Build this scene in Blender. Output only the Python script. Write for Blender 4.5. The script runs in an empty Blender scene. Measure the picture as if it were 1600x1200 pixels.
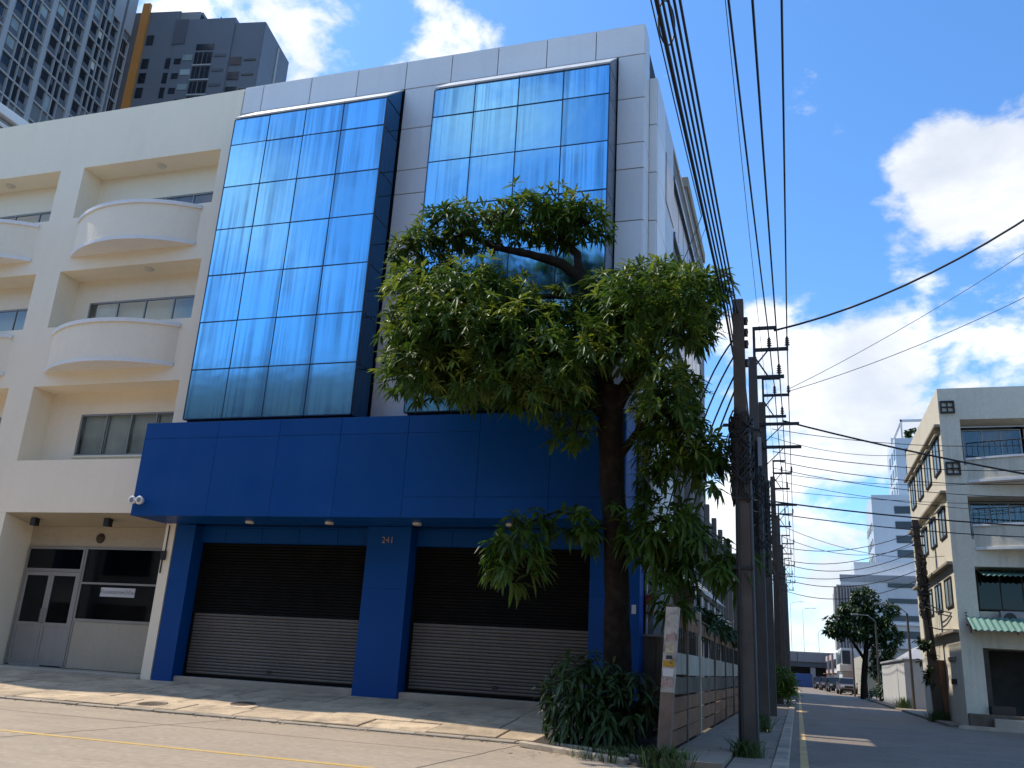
import bpy, math, random
import numpy as np
from mathutils import Vector, Matrix
R = math.radians
random.seed(7)
rng = np.random.default_rng(7)
scene = bpy.context.scene
COL = scene.collection

# ------------------------------------------------------------------ camera
cam_d = bpy.data.cameras.new('camera')
cam_d.sensor_width = 36.0
cam_d.lens = 36.0 * 1369.335 / 1600.0
cam_d.clip_start = 0.1
cam_d.clip_end = 3000.0
cam = bpy.data.objects.new('camera', cam_d)
COL.objects.link(cam)
yaw, pitch, roll = -0.3183, 0.30541, 0.058665
fw = Vector((math.sin(yaw) * math.cos(pitch), math.cos(yaw) * math.cos(pitch), math.sin(pitch)))
rt = Vector((math.cos(yaw), -math.sin(yaw), 0.0))
up = rt.cross(fw)
rt2 = rt * math.cos(roll) + up * math.sin(roll)
up2 = up * math.cos(roll) - rt * math.sin(roll)
cam.matrix_world = Matrix(((rt2.x, up2.x, -fw.x, 0.0), (rt2.y, up2.y, -fw.y, 0.0), (rt2.z, up2.z, -fw.z, 1.45), (0, 0, 0, 1)))
scene.camera = cam

# ------------------------------------------------------------------ sky, sun, exposure
SUN_TO = Vector((-0.65, 0.115, 1.0)).normalized()
scene.view_settings.view_transform = 'Standard'
scene.view_settings.look = 'None'
scene.view_settings.gamma = 1.0
scene.view_settings.use_curve_mapping = False
scene.view_settings.exposure = 1.25
world = bpy.data.worlds.new('World')
scene.world = world
world.use_nodes = True
wn = world.node_tree.nodes
wl = world.node_tree.links
wn.clear()
w_out = wn.new('ShaderNodeOutputWorld')
w_bg = wn.new('ShaderNodeBackground')
w_bg.inputs['Strength'].default_value = 0.15
wl.new(w_bg.outputs[0], w_out.inputs[0])
w_sky = wn.new('ShaderNodeTexSky')
w_sky.sky_type = 'NISHITA'
w_sky.sun_disc = False
w_sky.sun_elevation = math.asin(SUN_TO.z)
w_sky.sun_rotation = math.atan2(SUN_TO.x, SUN_TO.y)
w_sky.air_density = 1.0
w_sky.dust_density = 0.6
w_sky.ozone_density = 2.2
w_hsv = wn.new('ShaderNodeHueSaturation')
w_hsv.inputs['Saturation'].default_value = 1.15
w_hsv.inputs['Value'].default_value = 0.74
wl.new(w_sky.outputs[0], w_hsv.inputs['Color'])
w_tc = wn.new('ShaderNodeTexCoord')
w_map = wn.new('ShaderNodeMapping')
w_map.inputs['Scale'].default_value = (1.0, 1.0, 1.7)
wl.new(w_tc.outputs['Generated'], w_map.inputs['Vector'])


def wnoise(scale, detail, rough, dist, loc):
    m = wn.new('ShaderNodeMapping')
    m.inputs['Location'].default_value = loc
    wl.new(w_map.outputs[0], m.inputs['Vector'])
    n = wn.new('ShaderNodeTexNoise')
    n.inputs['Scale'].default_value = scale
    n.inputs['Detail'].default_value = detail
    n.inputs['Roughness'].default_value = rough
    n.inputs['Distortion'].default_value = dist
    wl.new(m.outputs[0], n.inputs['Vector'])
    return n.outputs['Fac']


def wmath(op, a, b, c=None):
    m = wn.new('ShaderNodeMath')
    m.operation = op
    for i, v in enumerate((a, b, c)):
        if v is None:
            continue
        if isinstance(v, (int, float)):
            m.inputs[i].default_value = v
        else:
            wl.new(v, m.inputs[i])
    return m.outputs[0]


def wramp(v, a, b):
    m = wn.new('ShaderNodeMapRange')
    m.interpolation_type = 'SMOOTHSTEP'
    m.inputs['From Min'].default_value = a
    m.inputs['From Max'].default_value = b
    wl.new(v, m.inputs['Value'])
    return m.outputs[0]


big = wnoise(4.6, 10.0, 0.56, 0.25, (3.1, 1.7, 0.4))
fine = wnoise(12.0, 9.0, 0.6, 0.3, (9.0, 4.0, 2.0))
dens = wmath('ADD', wmath('MULTIPLY', big, 0.68), wmath('MULTIPLY', fine, 0.32))
# banks of cloud (direction in the sky, angular radius in degrees, weight)
CLOUDS = [((0.195, 0.858, 0.470), 5.2, 0.22), ((0.23, 0.845, 0.48), 5.0, 0.20), ((0.13, 0.888, 0.435), 3.6, 0.17), ((0.08, 0.940, 0.325), 5.2, 0.15), ((0.215, 0.922, 0.325), 4.8, 0.15), ((0.003, 0.934, 0.352), 4.4, 0.15),
          ((0.047, 0.955, 0.29), 6.0, 0.10), ((0.201, 0.943, 0.266), 5.0, 0.13), ((0.02, 0.985, 0.13), 13.0, 0.15), ((-0.482, 0.623, 0.616), 7.0, 0.17), ((-0.373, 0.677, 0.634), 8.0, 0.11), ((-0.03, 0.885, 0.468), 3.6, 0.14), ((0.043, 0.827, 0.56), 2.6, 0.13),
          ((-0.19, 0.74, 0.646), 8.0, 0.07), ((0.1, -0.75, 0.65), 48.0, 0.11), ((-0.75, -0.45, 0.5), 42.0, 0.12), ((0.75, -0.45, 0.5), 42.0, 0.11)]
bank = None
for cdir, rad, wgt in CLOUDS:
    v = Vector(cdir).normalized()
    d = wn.new('ShaderNodeVectorMath')
    d.operation = 'DOT_PRODUCT'
    wl.new(w_tc.outputs['Generated'], d.inputs[0])
    d.inputs[1].default_value = v
    b = wmath('MULTIPLY', wramp(d.outputs['Value'], math.cos(R(rad * 1.3)), math.cos(R(rad * 0.2))), wgt)
    bank = b if bank is None else wmath('MAXIMUM', bank, b)
dens = wmath('ADD', dens, bank)
mask = wramp(dens, 0.60, 0.70)
shade = wramp(wnoise(4.0, 6.0, 0.6, 0.2, (1.0, 8.0, 5.0)), 0.3, 0.75)
cl_col = wn.new('ShaderNodeMix')
cl_col.data_type = 'RGBA'
cl_col.inputs[6].default_value = (2.2, 2.35, 2.6, 1)
cl_col.inputs[7].default_value = (4.1, 4.05, 4.0, 1)
wl.new(shade, cl_col.inputs[0])
w_mix = wn.new('ShaderNodeMix')
w_mix.data_type = 'RGBA'
wl.new(wmath('MULTIPLY', mask, 0.93), w_mix.inputs[0])
w_tint = wn.new('ShaderNodeMix')
w_tint.data_type = 'RGBA'
w_tint.blend_type = 'MULTIPLY'
w_tint.inputs[0].default_value = 1.0
w_tint.inputs[7].default_value = (0.66, 0.86, 1.0, 1)
wl.new(w_hsv.outputs[0], w_tint.inputs[6])
wl.new(w_tint.outputs[2], w_mix.inputs[6])
wl.new(cl_col.outputs[2], w_mix.inputs[7])
wl.new(w_mix.outputs[2], w_bg.inputs['Color'])

sun_d = bpy.data.lights.new('sun', 'SUN')
sun_d.energy = 2.0
sun_d.angle = R(0.55)
sun_d.color = (1.0, 0.91, 0.78)
sun = bpy.data.objects.new('sun', sun_d)
COL.objects.link(sun)
sun.location = (-40, 30, 80)
sun.rotation_euler = (-SUN_TO).to_track_quat('-Z', 'Y').to_euler()

scene.render.engine = 'CYCLES'
scene.cycles.use_denoising = True
scene.cycles.max_bounces = 7
scene.cycles.transparent_max_bounces = 8
scene.cycles.caustics_reflective = False
scene.cycles.caustics_refractive = False

# ------------------------------------------------------------------ materials
MATS = {}


def mat(name, color, rough=0.6, metal=0.0, var=0.12, scale=1.5, bump=0.0, bscale=40.0, streak=0.0, streak_col=(0.12, 0.1, 0.08),
        rand=0.0, fine=0.06, spec=0.5, coat=0.0, patch=0.0, patch_col=(0.2, 0.18, 0.15), patch_scale=0.6, trans=0.0, streak_z=0.25, streak_s=3.5, emit=None, streak_map=None):
    """Surface with large and small tonal variation, run-down streaks, worn patches and fine relief, all in world coordinates."""
    m = bpy.data.materials.new(name)
    m.use_nodes = True
    nt = m.node_tree
    n, l = nt.nodes, nt.links
    bs = n['Principled BSDF']
    out = n['Material Output']
    bs.inputs['Roughness'].default_value = rough
    bs.inputs['Metallic'].default_value = metal
    bs.inputs['Specular IOR Level'].default_value = spec
    bs.inputs['Coat Weight'].default_value = coat
    geo = n.new('ShaderNodeNewGeometry')

    def noise(sc, detail, mapping=None, rgh=0.55):
        t = n.new('ShaderNodeTexNoise')
        t.inputs['Scale'].default_value = sc
        t.inputs['Detail'].default_value = detail
        t.inputs['Roughness'].default_value = rgh
        if mapping:
            mp = n.new('ShaderNodeMapping')
            mp.inputs['Scale'].default_value = mapping
            l.new(geo.outputs['Position'], mp.inputs['Vector'])
            l.new(mp.outputs[0], t.inputs['Vector'])
        else:
            l.new(geo.outputs['Position'], t.inputs['Vector'])
        return t.outputs['Fac']

    def rng_(v, a, b, c, d):
        r = n.new('ShaderNodeMapRange')
        r.inputs['From Min'].default_value = a
        r.inputs['From Max'].default_value = b
        r.inputs['To Min'].default_value = c
        r.inputs['To Max'].default_value = d
        l.new(v, r.inputs['Value'])
        return r.outputs[0]

    def mul(a, b):
        k = n.new('ShaderNodeMath')
        k.operation = 'MULTIPLY'
        l.new(a, k.inputs[0])
        l.new(b, k.inputs[1])
        return k.outputs[0]

    val = rng_(noise(scale, 6), 0.3, 0.7, 1 - var, 1 + var)
    if fine:
        val = mul(val, rng_(noise(scale * 22, 4), 0.3, 0.7, 1 - fine, 1 + fine))
    if rand:
        oi = n.new('ShaderNodeObjectInfo')
        val = mul(val, rng_(oi.outputs['Random'], 0, 1, 1 - rand, 1 + rand))
    vm = n.new('ShaderNodeVectorMath')
    vm.operation = 'SCALE'
    vm.inputs[0].default_value = color
    l.new(val, vm.inputs['Scale'])
    col = vm.outputs[0]

    def over(col, fac, c2):
        mx = n.new('ShaderNodeMix')
        mx.data_type = 'RGBA'
        l.new(fac, mx.inputs[0])
        l.new(col, mx.inputs[6])
        mx.inputs[7].default_value = (*c2, 1)
        return mx.outputs[2]

    if patch:
        f = rng_(noise(patch_scale, 7, None, 0.62), 0.48, 0.68, 0, patch)
        col = over(col, f, patch_col)
    if streak:
        f = mul(rng_(noise(1.0, 4, streak_map or (streak_s, streak_s, streak_z)), 0.5, 0.72, 0, streak), rng_(noise(0.5, 3), 0.35, 0.65, 0.2, 1))
        col = over(col, f, streak_col)
    l.new(col, bs.inputs['Base Color'])
    if rough > 0.05:
        l.new(rng_(noise(scale * 3, 4), 0.3, 0.7, max(0.02, rough * 0.85), min(1, rough * 1.15)), bs.inputs['Roughness'])
    if bump:
        bp = n.new('ShaderNodeBump')
        bp.inputs['Strength'].default_value = bump
        bp.inputs['Distance'].default_value = 0.02
        l.new(noise(bscale, 5), bp.inputs['Height'])
        l.new(bp.outputs[0], bs.inputs['Normal'])
    if trans:
        tr = n.new('ShaderNodeBsdfTranslucent')
        l.new(col, tr.inputs['Color'])
        ms = n.new('ShaderNodeMixShader')
        ms.inputs[0].default_value = trans
        l.new(bs.outputs[0], ms.inputs[1])
        l.new(tr.outputs[0], ms.inputs[2])
        l.new(ms.outputs[0], out.inputs['Surface'])
    if emit:
        bs.inputs['Emission Color'].default_value = (*emit[0], 1)
        bs.inputs['Emission Strength'].default_value = emit[1]
    MATS[name] = m
    return m


def mirror_glass(name, tint, dirt, dirt_amt, rough=0.03, wav=0.02):
    """Coated blue curtain-wall glass: tinted mirror, dull where rain has left run marks."""
    m = bpy.data.materials.new(name)
    m.use_nodes = True
    n, l = m.node_tree.nodes, m.node_tree.links
    n.clear()
    out = n.new('ShaderNodeOutputMaterial')
    geo = n.new('ShaderNodeNewGeometry')
    gl = n.new('ShaderNodeBsdfPrincipled')
    gl.inputs['Metallic'].default_value = 1.0
    gl.inputs['Roughness'].default_value = rough
    oi = n.new('ShaderNodeObjectInfo')
    rr = n.new('ShaderNodeMapRange')
    rr.inputs['To Min'].default_value = 0.88
    rr.inputs['To Max'].default_value = 1.08
    l.new(oi.outputs['Random'], rr.inputs['Value'])
    sc = n.new('ShaderNodeVectorMath')
    sc.operation = 'SCALE'
    sc.inputs[0].default_value = tint
    l.new(rr.outputs[0], sc.inputs['Scale'])
    l.new(sc.outputs[0], gl.inputs['Base Color'])
    gl.inputs['Specular Tint'].default_value = (0.6, 0.8, 1.0, 1)
    df = n.new('ShaderNodeBsdfPrincipled')
    df.inputs['Base Color'].default_value = (*dirt, 1)
    df.inputs['Roughness'].default_value = 0.35
    wv = n.new('ShaderNodeTexNoise')
    wv.inputs['Scale'].default_value = 1.1
    wv.inputs['Detail'].default_value = 2
    l.new(geo.outputs['Position'], wv.inputs['Vector'])
    bp = n.new('ShaderNodeBump')
    bp.inputs['Strength'].default_value = wav
    bp.inputs['Distance'].default_value = 0.3
    l.new(wv.outputs['Fac'], bp.inputs['Height'])
    l.new(bp.outputs[0], gl.inputs['Normal'])
    facs = []
    for s3, a, b in (((5.0, 5.0, 0.12), 0.47, 0.66), ((13.0, 13.0, 0.2), 0.5, 0.7)):
        mp = n.new('ShaderNodeMapping')
        mp.inputs['Scale'].default_value = s3
        l.new(geo.outputs['Position'], mp.inputs['Vector'])
        t = n.new('ShaderNodeTexNoise')
        t.inputs['Scale'].default_value = 1.0
        t.inputs['Detail'].default_value = 5
        l.new(mp.outputs[0], t.inputs['Vector'])
        r = n.new('ShaderNodeMapRange')
        r.inputs['From Min'].default_value = a
        r.inputs['From Max'].default_value = b
        l.new(t.outputs['Fac'], r.inputs['Value'])
        facs.append(r.outputs[0])
    t = n.new('ShaderNodeTexNoise')
    t.inputs['Scale'].default_value = 0.45
    t.inputs['Detail'].default_value = 3
    l.new(geo.outputs['Position'], t.inputs['Vector'])
    r = n.new('ShaderNodeMapRange')
    r.inputs['From Min'].default_value = 0.4
    r.inputs['From Max'].default_value = 0.62
    r.inputs['To Min'].default_value = 0.15
    l.new(t.outputs['Fac'], r.inputs['Value'])
    mx = n.new('ShaderNodeMath')
    mx.operation = 'MAXIMUM'
    l.new(facs[0], mx.inputs[0])
    l.new(facs[1], mx.inputs[1])
    m2 = n.new('ShaderNodeMath')
    m2.operation = 'MULTIPLY'
    l.new(mx.outputs[0], m2.inputs[0])
    l.new(r.outputs[0], m2.inputs[1])
    # grime that runs down beside the mullions at both edges of each pane
    tc = n.new('ShaderNodeTexCoord')
    sx = n.new('ShaderNodeSeparateXYZ')
    l.new(tc.outputs['Object'], sx.inputs[0])
    ab = n.new('ShaderNodeMath')
    ab.operation = 'ABSOLUTE'
    l.new(sx.outputs['X'], ab.inputs[0])
    er = n.new('ShaderNodeMapRange')
    er.interpolation_type = 'SMOOTHSTEP'
    er.inputs['From Min'].default_value = 0.36
    er.inputs['From Max'].default_value = 0.63
    l.new(ab.outputs[0], er.inputs['Value'])
    em = n.new('ShaderNodeMath')
    em.operation = 'MULTIPLY'
    l.new(er.outputs[0], em.inputs[0])
    l.new(facs[0], em.inputs[1])
    mm = n.new('ShaderNodeMath')
    mm.operation = 'MULTIPLY_ADD'
    mm.use_clamp = True
    l.new(em.outputs[0], mm.inputs[0])
    mm.inputs[1].default_value = 1.3
    l.new(m2.outputs[0], mm.inputs[2])
    m3 = n.new('ShaderNodeMath')
    m3.operation = 'MULTIPLY'
    l.new(mm.outputs[0], m3.inputs[0])
    m3.inputs[1].default_value = dirt_amt
    ms = n.new('ShaderNodeMixShader')
    l.new(m3.outputs[0], ms.inputs[0])
    l.new(gl.outputs[0], ms.inputs[1])
    l.new(df.outputs[0], ms.inputs[2])
    l.new(ms.outputs[0], out.inputs['Surface'])
    MATS[name] = m


def clear_glass(name, tint, alpha):
    """Thin window glass: a see-through sheet with a fresnel mirror."""
    m = bpy.data.materials.new(name)
    m.use_nodes = True
    n, l = m.node_tree.nodes, m.node_tree.links
    n.clear()
    out = n.new('ShaderNodeOutputMaterial')
    tr = n.new('ShaderNodeBsdfTransparent')
    tr.inputs['Color'].default_value = (*tint, 1)
    gl = n.new('ShaderNodeBsdfGlossy')
    gl.inputs['Roughness'].default_value = 0.03
    gl.inputs['Color'].default_value = (0.9, 0.95, 1, 1)
    lw = n.new('ShaderNodeLayerWeight')
    lw.inputs['Blend'].default_value = 0.5
    fp = n.new('ShaderNodeMath')
    fp.operation = 'POWER'
    l.new(lw.outputs['Facing'], fp.inputs[0])
    fp.inputs[1].default_value = 4.0
    fr = n.new('ShaderNodeMath')
    fr.operation = 'MULTIPLY_ADD'
    l.new(fp.outputs[0], fr.inputs[0])
    fr.inputs[1].default_value = 0.6
    fr.inputs[2].default_value = 0.03
    ad = n.new('ShaderNodeMath')
    ad.operation = 'ADD'
    ad.use_clamp = True
    l.new(fr.outputs[0], ad.inputs[0])
    ad.inputs[1].default_value = alpha
    ms = n.new('ShaderNodeMixShader')
    l.new(ad.outputs[0], ms.inputs[0])
    l.new(tr.outputs[0], ms.inputs[1])
    l.new(gl.outputs[0], ms.inputs[2])
    l.new(ms.outputs[0], out.inputs['Surface'])
    MATS[name] = m


mat('silver', (0.74, 0.725, 0.715), 0.4, 0.12, 0.04, 0.5, rand=0.05, fine=0.02, streak=0.18, streak_col=(0.28, 0.29, 0.33), streak_s=4)
mat('silver_light', (0.55, 0.56, 0.58), 0.45, 0.1, 0.06, 0.8, streak=0.2)
mat('slate_panel', (0.14, 0.17, 0.23), 0.3, 0.35, 0.06, 0.8, rand=0.08)
mat('joint', (0.025, 0.028, 0.035), 0.8, 0, 0.1)
mat('blue_panel', (0.0, 0.060, 0.255), 0.4, 0, 0.05, 0.5, rand=0.04, fine=0.02, spec=0.22, patch=0.2, patch_col=(0.003, 0.070, 0.275), streak=0.2, streak_col=(0.02, 0.088, 0.29))
mat('mullion', (0.02, 0.05, 0.095), 0.35, 0.4, 0.1)
mirror_glass('blue_glass', (0.29, 0.66, 0.91), (0.012, 0.075, 0.19), 0.5, 0.14)
mirror_glass('dark_glass', (0.055, 0.14, 0.27), (0.015, 0.035, 0.07), 0.3)
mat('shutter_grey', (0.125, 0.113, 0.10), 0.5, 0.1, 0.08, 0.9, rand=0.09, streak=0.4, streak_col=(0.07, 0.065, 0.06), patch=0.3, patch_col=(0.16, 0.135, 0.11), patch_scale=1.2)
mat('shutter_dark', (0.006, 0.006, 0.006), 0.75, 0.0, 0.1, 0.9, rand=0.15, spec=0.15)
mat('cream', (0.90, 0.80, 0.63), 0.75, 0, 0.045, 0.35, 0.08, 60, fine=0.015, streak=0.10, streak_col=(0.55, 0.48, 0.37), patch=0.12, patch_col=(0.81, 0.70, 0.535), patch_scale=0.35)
mat('white_trim', (0.80, 0.79, 0.77), 0.7, 0, 0.04, 0.8, streak=0.12, streak_col=(0.5, 0.5, 0.48))
mat('cream_shop', (0.42, 0.37, 0.285), 0.7, 0, 0.06, 0.6, streak=0.1)  # cream darkened, shade of the shop recess put into the colour
mat('alu_grey', (0.28, 0.275, 0.265), 0.4, 0.4, 0.08, 1.2)
mat('door_grey', (0.30, 0.295, 0.285), 0.45, 0.2, 0.06, 1.2, streak=0.2)
mat('black_plastic', (0.012, 0.012, 0.014), 0.4, 0, 0.1)
mat('interior_dark', (0.02, 0.02, 0.018), 0.8, 0, 0.3, 0.7)
mat('curtain', (0.62, 0.59, 0.54), 0.9, 0, 0.15, 2.0, rand=0.12)
mat('curtain_red', (0.12, 0.05, 0.055), 0.9, 0, 0.15, 2.0)
clear_glass('window_glass', (0.85, 0.88, 0.86), 0.04)
clear_glass('tint_glass', (0.16, 0.17, 0.16), 0.0)
mat('plastic_white', (0.75, 0.74, 0.72), 0.4, 0, 0.04)
mat('lamp_diffuser', (0.62, 0.58, 0.5), 0.3, 0, 0.04)
mat('number_brass', (0.45, 0.30, 0.22), 0.4, 0.4, 0.05)
mat('sign_white', (0.55, 0.55, 0.57), 0.6, 0, 0.05)
mat('sign_ink', (0.03, 0.03, 0.04), 0.7, 0, 0.05)
mat('concrete_step', (0.42, 0.365, 0.29), 0.8, 0, 0.12, 1.0, 0.2, 60, patch=0.4, patch_col=(0.22, 0.2, 0.18))
mat('apron', (0.52, 0.40, 0.265), 0.9, 0, 0.2, 1.6, 0.7, 30, rand=0.16, patch=0.85, patch_col=(0.28, 0.21, 0.14), patch_scale=1.9, fine=0.2)
mat('kerb', (0.38, 0.315, 0.235), 0.85, 0, 0.15, 1.2, 0.3, 45, rand=0.1, patch=0.6, patch_col=(0.16, 0.145, 0.12), patch_scale=1.6)
mat('road_concrete', (0.36, 0.285, 0.205), 0.85, 0, 0.10, 0.35, 0.25, 50, patch=0.45, patch_col=(0.285, 0.225, 0.16), patch_scale=0.45, fine=0.15, streak=0.45, streak_col=(0.20, 0.165, 0.13), streak_map=(0.10, 1.9, 1.0))
mat('asphalt', (0.205, 0.165, 0.125), 0.8, 0, 0.14, 0.45, 0.4, 90, patch=0.5, patch_col=(0.15, 0.122, 0.094), patch_scale=0.35, fine=0.18)
mat('ground_dirt', (0.15, 0.13, 0.10), 0.95, 0, 0.2, 0.5, 0.4, 20)
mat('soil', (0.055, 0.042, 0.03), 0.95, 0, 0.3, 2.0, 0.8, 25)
mat('yellow_paint', (0.56, 0.36, 0.09), 0.7, 0, 0.14, 1.2, patch=0.75, patch_col=(0.40, 0.34, 0.24), patch_scale=2.2, fine=0.15)
mat('cream_paint_line', (0.55, 0.36, 0.13), 0.7, 0, 0.14, 1.2, patch=0.6, patch_col=(0.30, 0.22, 0.14), patch_scale=1.6)
mat('seam', (0.06, 0.055, 0.045), 0.9, 0, 0.2)
mat('sidewalk', (0.26, 0.21, 0.155), 0.85, 0, 0.15, 0.9, 0.3, 50, rand=0.1, patch=0.5, patch_col=(0.13, 0.12, 0.10), patch_scale=0.9)
mat('iron', (0.14, 0.115, 0.09), 0.6, 0.6, 0.2, 4)
mat('pole_concrete', (0.085, 0.070, 0.06), 0.85, 0, 0.15, 1.5, 0.4, 40, streak=0.55, streak_col=(0.07, 0.06, 0.05), patch=0.3, patch_col=(0.15, 0.13, 0.115))
mat('steel_dark', (0.035, 0.037, 0.04), 0.55, 0.5, 0.15, 3)
mat('insulator', (0.05, 0.035, 0.03), 0.3, 0, 0.1)
mat('cable', (0.008, 0.008, 0.009), 0.5, 0, 0.05)
mat('cable_grey', (0.05, 0.055, 0.065), 0.5, 0, 0.05)
mat('bark', (0.019, 0.0135, 0.010), 1.0, 0, 0.35, 4.0, 1.0, 22, patch=0.6, patch_col=(0.042, 0.032, 0.025), patch_scale=5, spec=0.15)
mat('leaf', (0.06, 0.115, 0.014), 0.5, 0, 0.5, 1.3, trans=0.36, fine=0.3, spec=0.35)
mat('leaf_sunlit', (0.165, 0.215, 0.022), 0.42, 0, 0.35, 1.6, trans=0.4, fine=0.2, spec=0.5)  # upper crown leaves, sunlight put into the colour
mat('leaf_dark', (0.032, 0.066, 0.015), 0.45, 0, 0.4, 2.0, trans=0.18, fine=0.3)
mat('grass', (0.06, 0.10, 0.022), 0.7, 0, 0.4, 3.0, trans=0.25)
mat('leaf_bright', (0.11, 0.19, 0.02), 0.5, 0, 0.4, 2.0, trans=0.3, fine=0.3)
mat('fence_brown', (0.23, 0.115, 0.058), 0.9, 0, 0.25, 1.8, 0.4, 30, rand=0.2, streak=0.5, streak_col=(0.06, 0.05, 0.04))
mat('fence_white', (0.36, 0.315, 0.255), 0.85, 0, 0.15, 1.5, 0.3, 30, rand=0.15, streak=0.6, streak_col=(0.14, 0.12, 0.10))
mat('fence_grey', (0.11, 0.085, 0.062), 0.9, 0, 0.25, 2, 0.3, 30, rand=0.2, streak=0.5)
mat('post_paint', (0.40, 0.375, 0.34), 0.85, 0, 0.2, 3, 0.4, 30, patch=0.9, patch_col=(0.13, 0.10, 0.085), patch_scale=5, streak=0.5)
mat('post_brown', (0.165, 0.118, 0.092), 0.85, 0, 0.2, 4, 0.3, 30, patch=0.3, patch_col=(0.3, 0.26, 0.22), patch_scale=6)
mat('sticker_yellow', (0.42, 0.25, 0.02), 0.5, 0, 0.1, 6, patch=0.8, patch_col=(0.08, 0.06, 0.03), patch_scale=25)
mat('sticker_pink', (0.36, 0.28, 0.26), 0.6, 0, 0.3, 12, patch=0.9, patch_col=(0.22, 0.06, 0.05), patch_scale=30)
mat('sticker_cream', (0.44, 0.39, 0.28), 0.6, 0, 0.15, 8, patch=0.7, patch_col=(0.2, 0.15, 0.1), patch_scale=20)
mat('wall_grey', (0.20, 0.19, 0.18), 0.85, 0, 0.12, 0.6, 0.2, 30, streak=0.45, streak_col=(0.12, 0.12, 0.12), patch=0.3, patch_col=(0.2, 0.19, 0.18))
mat('wall_stained', (0.24, 0.215, 0.19), 0.85, 0, 0.15, 0.6, 0.2, 30, streak=0.7, streak_col=(0.09, 0.075, 0.06), streak_z=0.15)
mat('red_box', (0.30, 0.05, 0.04), 0.5, 0, 0.1)
mat('pipe_grey', (0.30, 0.30, 0.30), 0.5, 0, 0.1)
mat('sheet_white', (0.62, 0.60, 0.56), 0.5, 0.1, 0.1, 1.2, streak=0.4)
mat('off_white', (0.70, 0.65, 0.53), 0.8, 0, 0.06, 0.5, 0.1, 40, streak=0.45, streak_col=(0.27, 0.26, 0.21), patch=0.3, patch_col=(0.52, 0.47, 0.38), patch_scale=0.5)
mat('ledge_brown', (0.30, 0.26, 0.20), 0.85, 0, 0.15, 1.0, streak=0.5)
mat('awning_teal', (0.13, 0.26, 0.215), 0.5, 0, 0.1, 1.0, streak=0.4, streak_col=(0.3, 0.42, 0.38))
mat('shop_brown', (0.05, 0.035, 0.028), 0.7, 0, 0.2, 1.0)
mat('far_white', (0.64, 0.65, 0.66), 0.8, 0, 0.06, 0.2, streak=0.2, streak_col=(0.36, 0.38, 0.4))
mat('far_haze_blue', (0.50, 0.56, 0.62), 0.7, 0, 0.05, 0.2)  # pale wall blue with distance haze tinted into the colour
mat('far_grey', (0.34, 0.34, 0.35), 0.8, 0, 0.08, 0.3, streak=0.3)
mat('fin_grey', (0.29, 0.27, 0.26), 0.7, 0, 0.08, 0.4, rand=0.12)
mat('far_window', (0.03, 0.04, 0.055), 0.2, 0, 0.2, 0.4, rand=0.3)
mat('far_dark', (0.05, 0.065, 0.085), 0.6, 0, 0.25, 0.15)
mat('tower_grey', (0.18, 0.185, 0.20), 0.6, 0, 0.06, 0.2, fine=0.03)
mat('tower_light', (0.40, 0.405, 0.42), 0.6, 0, 0.05, 0.2, fine=0.02)
mat('tower_mid', (0.105, 0.112, 0.13), 0.6, 0, 0.06, 0.2, rand=0.12)
mat('tower_dark', (0.15, 0.165, 0.195), 0.6, 0, 0.06, 0.15, rand=0.05)
mat('tower_side', (0.17, 0.19, 0.225), 0.6, 0, 0.05, 0.15)
mat('tower_orange', (0.52, 0.21, 0.045), 0.6, 0, 0.05, 0.2)
mat('tower_window', (0.018, 0.022, 0.03), 0.15, 0, 0.3, 0.3, rand=0.4)
mat('window_teal', (0.25, 0.31, 0.32), 0.3, 0, 0.3, 0.6, rand=0.3)  # panes lightened, reflected sky put into their colour
mat('car_silver', (0.30, 0.27, 0.28), 0.3, 0.5, 0.03, coat=0.5)
mat('car_dark', (0.03, 0.03, 0.035), 0.3, 0.3, 0.03, coat=0.5)
mat('car_maroon', (0.09, 0.04, 0.05), 0.3, 0.3, 0.03, coat=0.5)
mat('car_glass', (0.012, 0.014, 0.016), 0.08, 0, 0.05)
mat('rubber', (0.012, 0.012, 0.012), 0.8, 0, 0.1)
mat('headlamp', (0.6, 0.6, 0.58), 0.15, 0, 0.03)
mat('tail_red', (0.3, 0.02, 0.02), 0.3, 0, 0.03)
mat('shop_blue', (0.02, 0.07, 0.25), 0.6, 0, 0.1, 0.3)
mat('pink_wall', (0.48, 0.38, 0.34), 0.8, 0, 0.1, 0.4, streak=0.4)
mat('white_wall', (0.58, 0.58, 0.57), 0.85, 0, 0.1, 0.5, streak=0.55, streak_col=(0.26, 0.25, 0.23))
mat('opposite_wall', (0.45, 0.44, 0.40), 0.8, 0, 0.1, 0.5)

# ------------------------------------------------------------------ building blocks
WL = {}          # world location of every object made here


def setprops(o, label=None, cat=None, group=None, kind=None):
    if label:
        o['label'] = label
    if cat:
        o['category'] = cat
    if group:
        o['group'] = group
    if kind:
        o['kind'] = kind
    return o


def link(name, data, loc, parent):
    o = bpy.data.objects.new(name, data)
    COL.objects.link(o)
    loc = Vector(loc)
    if parent is not None:
        o.parent = parent
        o.location = loc - WL[parent.name]
    else:
        o.location = loc
    WL[o.name] = loc
    return o


def thing(name, label, cat, loc, group=None):
    o = link(name, None, loc, None)
    o.empty_display_size = 0.2
    return setprops(o, label, cat, group)


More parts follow.
